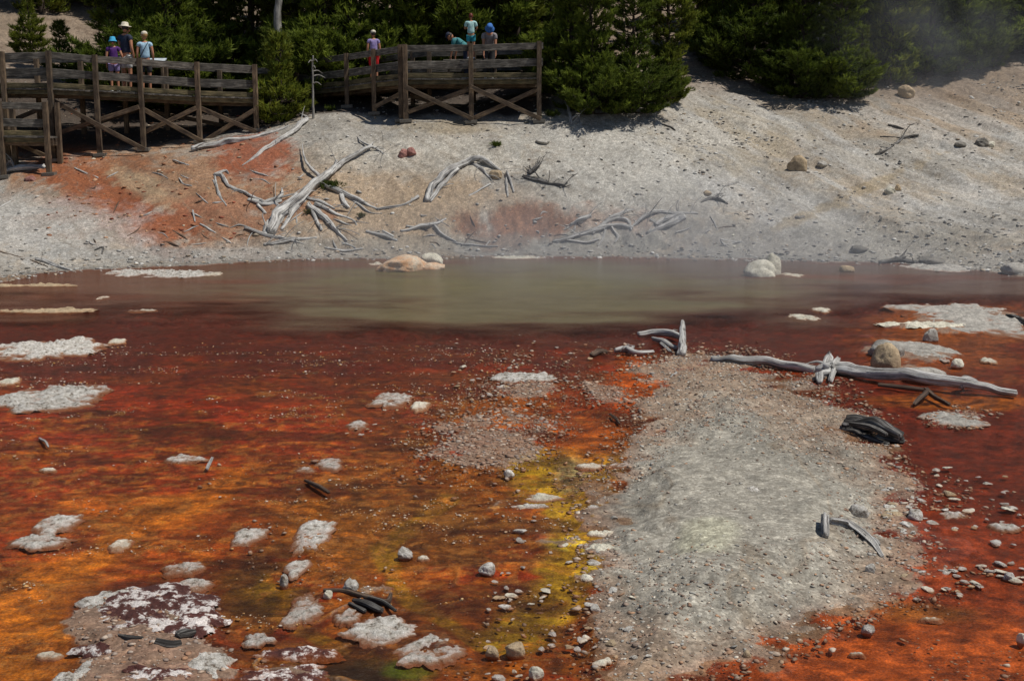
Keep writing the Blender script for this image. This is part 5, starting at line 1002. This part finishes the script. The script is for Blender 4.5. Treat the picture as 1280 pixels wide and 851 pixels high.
# small green tufts
def herb(label, px, py, r_, n=60, c0='#3a4a1c', c1='#6a7a34'):
    p = G(px, py); C = np.c_[rng.normal(0, r_*.45, n), rng.normal(0, r_*.45, n), rng.uniform(.0, r_*.5, n)]; A = np.c_[rng.normal(0, .6, n), rng.normal(0, .6, n), np.ones(n)]; A /= np.linalg.norm(A, axis=1)[:, None]
    m_ = rng.uniform(0, 1, (n, 1)); cols = srgb(c0)*(1-m_)+srgb(c1)*m_
    V, Fc, cc = needles(C, A, np.full(n, .09), cols, 12, 1.0, .009); o = mk('ground_plant', V, Fc, 'herb', None, False, {'tint': ('FLOAT_COLOR', cc)}); o.location = p; tag(o, label, 'plant')
herb('green tuft growing in the crook of the big dead tree', 412, 236, .32, 120)
herb('small green herb on the bare bank below the platform', 621, 183, .13, 50)
herb('low green plant at the foot of the platform\'s right post', 690, 146, .25, 60)
herb('tiny green sprout left of the platform below the shaded walkway', 414, 138, .2, 40)
herb('dull sprig at the foot of the big dead tree roots', 385, 268, .1, 20, '#5a5a3c', '#80805c')
herb('dry tuft beside the grey splinters', 452, 272, .1, 20, '#5a5a3c', '#80805c')

# ------------------------------------------------------------------ people
def skin_mesh(joints, edges, radii, sub=2, root=0):
    me = bpy.data.meshes.new('tmp'); me.from_pydata([tuple(j) for j in joints], edges, []); o = bpy.data.objects.new('tmp', me); COL.objects.link(o)
    md = o.modifiers.new('s', 'SKIN'); md.use_smooth_shade = True; md.branch_smoothing = .4
    if not me.skin_vertices: me.skin_vertices.new()
    for i, v in enumerate(me.skin_vertices[0].data):
        r_ = radii[i]; v.radius = (r_, r_) if not isinstance(r_, tuple) else r_; v.use_root = (i == root)
    if sub: o.modifiers.new('b', 'SUBSURF').levels = sub
    dg = bpy.context.evaluated_depsgraph_get(); dg.update(); ev = o.evaluated_get(dg); m2 = bpy.data.meshes.new_from_object(ev)
    V = np.array([v.co[:] for v in m2.vertices]); Fc = [tuple(p.vertices) for p in m2.polygons]
    bpy.data.objects.remove(o); bpy.data.meshes.remove(m2); return V, Fc
def ell(c, r_, sub=3, fn=None):
    V, Fc = ICO[sub]; V = V*np.array(r_); V = V if fn is None else fn(V)
    return V+np.array(c), [tuple(f) for f in Fc]
def merge(*ms):
    V = []; Fc = []; k = 0
    for v, f in ms: V.append(v); Fc += [tuple(int(i)+k for i in q_) for q_ in f]; k += len(v)
    return np.vstack(V), Fc
def person(label, loc, h, face, shirt, bottom, hat, hair, pose=None, sleeve=.45, leg=.55, hatstyle='cap', strap=False, headyaw=0, lean=0, shoes='whitecloth', longhair=False):
    """face: heading in degrees, 0 = away from the camera (+Y)"""
    s = h/1.75; J = {
     'pel': (0, 0, .95), 'wst': (0, 0, 1.08), 'chs': (0, 0, 1.28), 'nkb': (0, -.01, 1.44), 'nck': (0, .0, 1.50), 'hd': (0, .015, 1.635),
     'shL': (-.175, 0, 1.40), 'elL': (-.225, -.03, 1.12), 'wrL': (-.22, .06, .88), 'shR': (.175, 0, 1.40), 'elR': (.225, -.03, 1.12), 'wrR': (.22, .06, .88),
     'hiL': (-.09, 0, .88), 'knL': (-.10, .02, .49), 'anL': (-.105, -.01, .08), 'hiR': (.09, 0, .88), 'knR': (.10, .02, .49), 'anR': (.105, -.01, .08)}
    J.update(pose or {}); J = {k: np.array(v, float) for k, v in J.items()}
    if lean:
        c_, s_ = math.cos(lean), math.sin(lean)
        for k in ('wst', 'chs', 'nkb', 'nck', 'hd', 'shL', 'elL', 'wrL', 'shR', 'elR', 'wrR'):
            p = J[k]-J['pel']; J[k] = J['pel']+np.array([p[0], p[1]*c_+p[2]*s_, -p[1]*s_+p[2]*c_])
        for sd in 'LR':      # arms hang
            ua = .3; J['el'+sd] = J['sh'+sd]+np.array([0, .06, -.28]) if 'el'+sd not in (pose or {}) else J['el'+sd]
            J['wr'+sd] = J['el'+sd]+np.array([0, .06, -.24]) if 'wr'+sd not in (pose or {}) else J['wr'+sd]
    root = empty('person', loc); root.rotation_euler = (0, 0, R(face)); root.scale = (s, s, s); tag(root, label, 'person')
    names = ['pel', 'wst', 'chs', 'nkb', 'nck', 'shL', 'elL', 'wrL', 'shR', 'elR', 'wrR', 'hiL', 'knL', 'anL', 'hiR', 'knR', 'anR']
    rad = [(.14, .1), (.12, .09), (.14, .1), (.08, .07), .052, .058, .04, .027, .058, .04, .027, .085, .056, .037, .085, .056, .037]
    E = [('pel', 'wst'), ('wst', 'chs'), ('chs', 'nkb'), ('nkb', 'nck'), ('nkb', 'shL'), ('shL', 'elL'), ('elL', 'wrL'), ('nkb', 'shR'), ('shR', 'elR'), ('elR', 'wrR'), ('pel', 'hiL'), ('hiL', 'knL'), ('knL', 'anL'), ('pel', 'hiR'), ('hiR', 'knR'), ('knR', 'anR')]
    Jt = [J[n] for n in names]; rd = list(rad); ed = [(names.index(a), names.index(b)) for a, b in E]
    for sd, sg_ in (('L', -1), ('R', 1)):
        a = J['an'+sd]; Jt.append(a+[0, .13, -.045]); rd.append(.032); ed.append((names.index('an'+sd), len(Jt)-1))
        w = J['wr'+sd]; d = w-J['el'+sd]; d /= np.linalg.norm(d); pl = w+d*.06; Jt.append(pl); rd.append((.034, .018)); ip = len(Jt)-1; ed.append((names.index('wr'+sd), ip))
        side = np.cross(d, [1, 0, 0]); side /= np.linalg.norm(side)+1e-9
        for q_, (o_f, ln) in enumerate(((-.026, .06), (-.009, .075), (.009, .07), (.026, .055))):
            k0 = pl+side*o_f+d*.035; k1 = k0+d*ln*.55+np.array([-sg_*.008, 0, 0]); k2 = k1+d*ln*.45+np.array([-sg_*.02, 0, 0])
            Jt += [k0, k1, k2]; rd += [.009, .008, .007]; n_ = len(Jt); ed += [(ip, n_-3), (n_-3, n_-2), (n_-2, n_-1)]
        k0 = w+d*.03+side*.034; k1 = k0+d*.035+side*.02; Jt += [k0, k1]; rd += [.011, .009]; n_ = len(Jt); ed += [(names.index('wr'+sd), n_-2), (n_-2, n_-1)]
    body = skin_mesh(Jt, ed, rd, 1)
    # head with brow, nose, chin and ears, turned by headyaw and leaned with the neck
    up = J['hd']-J['nck']; up /= np.linalg.norm(up); hx = np.array([1., 0, 0]); hy = np.cross(up, hx); cy_, sy_ = math.cos(headyaw), math.sin(headyaw); hx, hy = hx*cy_+hy*sy_, hy*cy_-hx*sy_
    B = np.array([hx, hy, up])
    def hf(V):
        V = V.copy(); lo = np.clip(-V[:, 2]/.12, 0, 1); V[:, 0] *= 1-.28*lo; V[:, 1] += .012*lo*(V[:, 1] > 0); return V
    hd = ell((0, 0, 0), (.076, .098, .118), 3, hf); nose = ell((0, .098, -.012), (.014, .022, .024), 2); chin = ell((0, .07, -.09), (.032, .028, .022), 2)
    ears = [ell((sx*.078, -.005, -.01), (.01, .022, .032), 2) for sx in (-1, 1)]; eyl = [ell((sx*.03, .09, .012), (.014, .008, .009), 2) for sx in (-1, 1)]
    hm = merge(hd, nose, chin, *ears); hv = hm[0]@B+J['hd']
    bv = merge(body, (hv, hm[1])); mk('body', bv[0], bv[1], 'skin', root, True)
    def hp(nm, m_, mat): mk(nm, m_[0]@B+J['hd'], m_[1], mat, root, True)
    hp('eye', eyl[0], 'hairdark'); hp('eye', eyl[1], 'hairdark'); hp('mouth', ell((0, .094, -.052), (.024, .008, .006), 2), 'red')
    hp('hair', ell((0, -.012, .018), (.084, .1, .108), 3, lambda V: np.where((V[:, 1:2] > .03) & (V[:, 2:3] < .03), V*.8, V)), hair)
    if longhair: hp('hair', ell((0, -.085, -.09), (.06, .04, .12), 3), hair)
    # hats
    def lathe(prof, n=24, fn=None):
        V = []; Fc = []
        for r_, z in prof:
            for k in range(n): a = 6.283*k/n; V.append((r_*math.cos(a), r_*math.sin(a)*1.15, z))
        m_ = len(prof)
        for i in range(m_-1):
            for k in range(n): Fc.append((i*n+k, i*n+(k+1) % n, (i+1)*n+(k+1) % n, (i+1)*n+k))
        V = np.array(V); V = V if fn is None else fn(V); return V, Fc
    if hat:
        if hatstyle == 'cap':
            hp('hat', lathe([(.09, .035), (.093, .06), (.086, .1), (.062, .128), (.03, .142), (.001, .145)]), hat)
            V = []; Fc = []
            for i in range(9):
                a = R(-70+140*i/8); V += [(math.sin(a)*.088, math.cos(a)*.098, .045), (math.sin(a)*.085, math.cos(a)*.1+.085*math.cos(a)**.5, .025)]
            Fc = [(2*i, 2*i+1, 2*i+3, 2*i+2) for i in range(8)]; V = np.array(V); V = np.vstack([V, V+[0, 0, .006]]); Fc += [tuple(j+18 for j in f[::-1]) for f in Fc]
            Fc += [(2*i+1, 2*i+19, 2*i+21, 2*i+3) for i in range(8)]
            hp('hat_brim', (V, Fc), hat)
        else:
            br = .165 if hatstyle == 'brim' else .14; dz = -.02 if hatstyle == 'brim' else -.055
            hp('hat', lathe([(br, .035+dz), (br, .042+dz), (.095, .052), (.092, .1), (.075, .135), (.03, .146), (.001, .147)], fn=lambda V: V+np.c_[0*V[:, 0], 0*V[:, 0], .25*np.maximum(np.abs(V[:, 0])-.1, 0)]), hat)
    # clothes
    def cl(nm, js, rs, es, mat, root_i=0): V, Fc = skin_mesh(js, es, rs, 2, root_i); mk(nm, V, Fc, mat, root, True)
    e = lambda a, b, t: J[a]+(J[b]-J[a])*t
    tt = 1.0 if sleeve > .9 else sleeve
    js = [J['pel']+(J['wst']-J['pel'])*.1, J['wst'], J['chs'], e('chs', 'nkb', .85), J['shL'], e('shL', 'elL', min(sleeve, 1)), J['shR'], e('shR', 'elR', min(sleeve, 1))]; rs = [(.165, .125), (.15, .115), (.168, .125), (.1, .085), .078, .064, .078, .064]
    es = [(0, 1), (1, 2), (2, 3), (3, 4), (4, 5), (3, 6), (6, 7)]
    if sleeve > 1:
        js += [J['wrL'], J['wrR']]; rs += [.04, .04]; es += [(5, 8), (7, 9)]
    cl('shirt', js, rs, es, shirt)
    js = [J['pel']+[0, 0, .03], J['hiL'], e('hiL', 'knL', min(leg, 1)), J['hiR'], e('hiR', 'knR', min(leg, 1))]; rs = [(.155, .12), .108, .088, .108, .088]; es = [(0, 1), (1, 2), (0, 3), (3, 4)]
    if leg > 1: js += [e('knL', 'anL', .95), e('knR', 'anR', .95)]; rs += [.06, .06]; es += [(2, 5), (4, 6)]
    cl('trousers' if leg > 1 else 'shorts', js, rs, es, bottom)
    for sd in 'LR':
        a = J['an'+sd]; mk('shoe', *ell(a+[0, .06, -.035], (.05, .14, .045), 3, lambda V: np.c_[V[:, 0], V[:, 1], np.maximum(V[:, 2], -.035)]), shoes, root, True)
    if strap:
        P = np.array([J['shR']+[-.06, -.06, .07], J['chs']+[0, -.145, -.02], J['wst']+[-.13, -.12, -.06]]); V, Fc, gr = tube(P, [.014, .014, .014], 3, .5, 8, .0); mk('bag_strap', V, Fc, 'black', root, True, {'grain': ('FLOAT_VECTOR', gr)})
    return root
def deckz(px_near, yd, Y): return zat(yd, Y)+.01
dl = zat(115.2, 36.1)+.005
def at(px, Y, z): p = PY(px, 100, Y); return (p[0], Y, z)
person('tall man in navy shirt, white shorts and cream wide-brimmed hat, hand at his chin', at(159, 36.9, dl), 1.97, -25, 'navy', 'whitecloth', 'cream', 'hairdark', {'elL': (-.26, .08, 1.20), 'wrL': (-.12, .16, 1.45)}, leg=.75, hatstyle='brim', headyaw=.9)
person('girl in purple top and bright blue bucket hat, left of the tall man', at(143.5, 36.7, dl), 1.55, 20, 'purple', 'lilac', 'cyan', 'hairdark', {'elR': (.27, -.06, 1.15), 'wrR': (.2, .1, .98)}, leg=.6, hatstyle='bucket')
person('woman in pale blue top with dark shoulder strap and white cap', at(183, 36.9, dl), 1.72, 10, 'paleblue', 'charcoal', 'cream', 'hairfair', None, leg=.85, hatstyle='cap', strap=True, headyaw=.6, sleeve=.35)
dp = zat(98, 36)+.005
p4 = PY(468, 90, 38.0)
person('child in lilac shirt, red shorts and pale cap behind the rail at the platform\'s left', (p4[0], 37.9, zat(100.5, 37.4)), 1.46, 15, 'lilac', 'red', 'cream', 'hairdark', None, leg=1.0, hatstyle='cap', headyaw=.3)
person('girl with auburn hair, pale shirt and turquoise shorts standing high on the platform bench', at(589, 37.87, dp+.61), 1.33, 5, 'mint', 'turq', None, 'hairred', {'elL': (-.24, .06, 1.16), 'wrL': (-.12, .22, 1.2), 'elR': (.24, .04, 1.16), 'wrR': (.16, .2, 1.1)}, leg=.6, sleeve=.7, longhair=False)
hb = person('woman with blue hat and white sleeves bending over beside the platform bench', at(611, 38.15, dp), 1.78, 185, 'greycloth', 'charcoal', 'blue', 'hairdark', None, leg=1.2, hatstyle='bucket', lean=.7, sleeve=.5)
person('stooping person in teal shirt and navy cap left of the girl on the bench', at(585, 38.2, dp), 1.75, 70, 'teal', 'navy', 'navy', 'hairdark', None, leg=1.2, hatstyle='cap', lean=1.0, sleeve=.6)

# ------------------------------------------------------------------ steam over the hot water
def steam(name, lo, hi, dens_, label, fc, fr_, sc):
    x0, y0, z0 = lo; x1, y1, z1 = hi; c = np.array([(x0+x1)/2, (y0+y1)/2, (z0+z1)/2]); h = np.array([x1-x0, y1-y0, z1-z0])/2
    V = np.array([(a, b, d) for d in (-1, 1) for b in (-1, 1) for a in (-1, 1)])*h
    m = bpy.data.materials.new(name); m.use_nodes = True; N = m.node_tree.nodes; L = m.node_tree.links; N.remove(N['Principled BSDF'])
    pv = N.new('ShaderNodeVolumePrincipled'); pv.inputs['Color'].default_value = (.93, .95, 1, 1); pv.inputs['Anisotropy'].default_value = .2
    g = N.new('ShaderNodeNewGeometry'); n = noise(N, L, sc, 3, .55, g.outputs['Position'], .6)
    r = N.new('ShaderNodeMapRange'); L.new(n.outputs[0], r.inputs[0]); r.inputs[1].default_value = .42; r.inputs[2].default_value = .72
    vs_ = N.new('ShaderNodeVectorMath'); vs_.operation = 'SUBTRACT'; L.new(g.outputs['Position'], vs_.inputs[0]); vs_.inputs[1].default_value = fc
    vm = N.new('ShaderNodeVectorMath'); vm.operation = 'DIVIDE'; L.new(vs_.outputs[0], vm.inputs[0]); vm.inputs[1].default_value = fr_
    ln = N.new('ShaderNodeVectorMath'); ln.operation = 'LENGTH'; L.new(vm.outputs[0], ln.inputs[0])
    fo = N.new('ShaderNodeMapRange'); fo.interpolation_type = 'SMOOTHSTEP'; L.new(ln.outputs['Value'], fo.inputs[0]); fo.inputs[1].default_value = .15; fo.inputs[2].default_value = 1; fo.inputs[3].default_value = 1; fo.inputs[4].default_value = 0
    d = math_n(N, L, 'MULTIPLY', math_n(N, L, 'MULTIPLY', math_n(N, L, 'ADD', r.outputs[0], .15), fo.outputs[0]), dens_)
    L.new(d, pv.inputs['Density']); L.new(pv.outputs[0], N['Material Output'].inputs['Volume']); M[name] = m
    o = mk(name, V, [(0, 2, 3, 1), (4, 5, 7, 6), (0, 1, 5, 4), (2, 6, 7, 3), (0, 4, 6, 2), (1, 3, 7, 5)], name); o.location = c; tag(o, label, 'steam', kind='stuff')
steam('steam', (-8, 18, .03), (15, 33, 3.6), .15, 'thin white steam drifting off the hot pool towards the right bank', (3.5, 26, .2), (11, 7.5, 2.6), .45)
steam('steam', (4, 33.2, 1.0), (19, 45, 9.0), .10, 'wisp of steam rising in front of the right treeline', (13.2, 40.5, 5.0), (5.0, 4.2, 4.2), .5)

# ------------------------------------------------------------------ light
EL, AZ = 62.0, 104.0      # sun behind the scene, a little to the right
sun = bpy.data.lights.new('sun', 'SUN'); sun.energy = 4.2; sun.angle = R(.53); sun.color = (1, .955, .88)
so = bpy.data.objects.new('sun', sun); COL.objects.link(so)
dv = Vector((math.sin(R(AZ))*math.cos(R(EL)), math.cos(R(AZ))*math.cos(R(EL)), math.sin(R(EL))))
so.rotation_euler = dv.to_track_quat('Z', 'Y').to_euler()
w = bpy.data.worlds.new('World'); scene.world = w; w.use_nodes = True; N = w.node_tree.nodes; L = w.node_tree.links
sk = N.new('ShaderNodeTexSky'); sk.sky_type = 'NISHITA'; sk.sun_disc = False; sk.sun_elevation = R(EL); sk.sun_rotation = R(AZ); sk.altitude = 2300
L.new(sk.outputs[0], N['Background'].inputs[0]); N['Background'].inputs[1].default_value = .07
vs = scene.view_settings; vs.view_transform = 'Standard'; vs.look = 'None'; vs.exposure = -.25; vs.gamma = 1; vs.use_curve_mapping = False
scene.render.engine = 'CYCLES'; scene.cycles.transparent_max_bounces = 12; scene.cycles.max_bounces = 6; scene.cycles.volume_bounces = 0; scene.cycles.volume_step_rate = 2; scene.cycles.volume_max_steps = 48
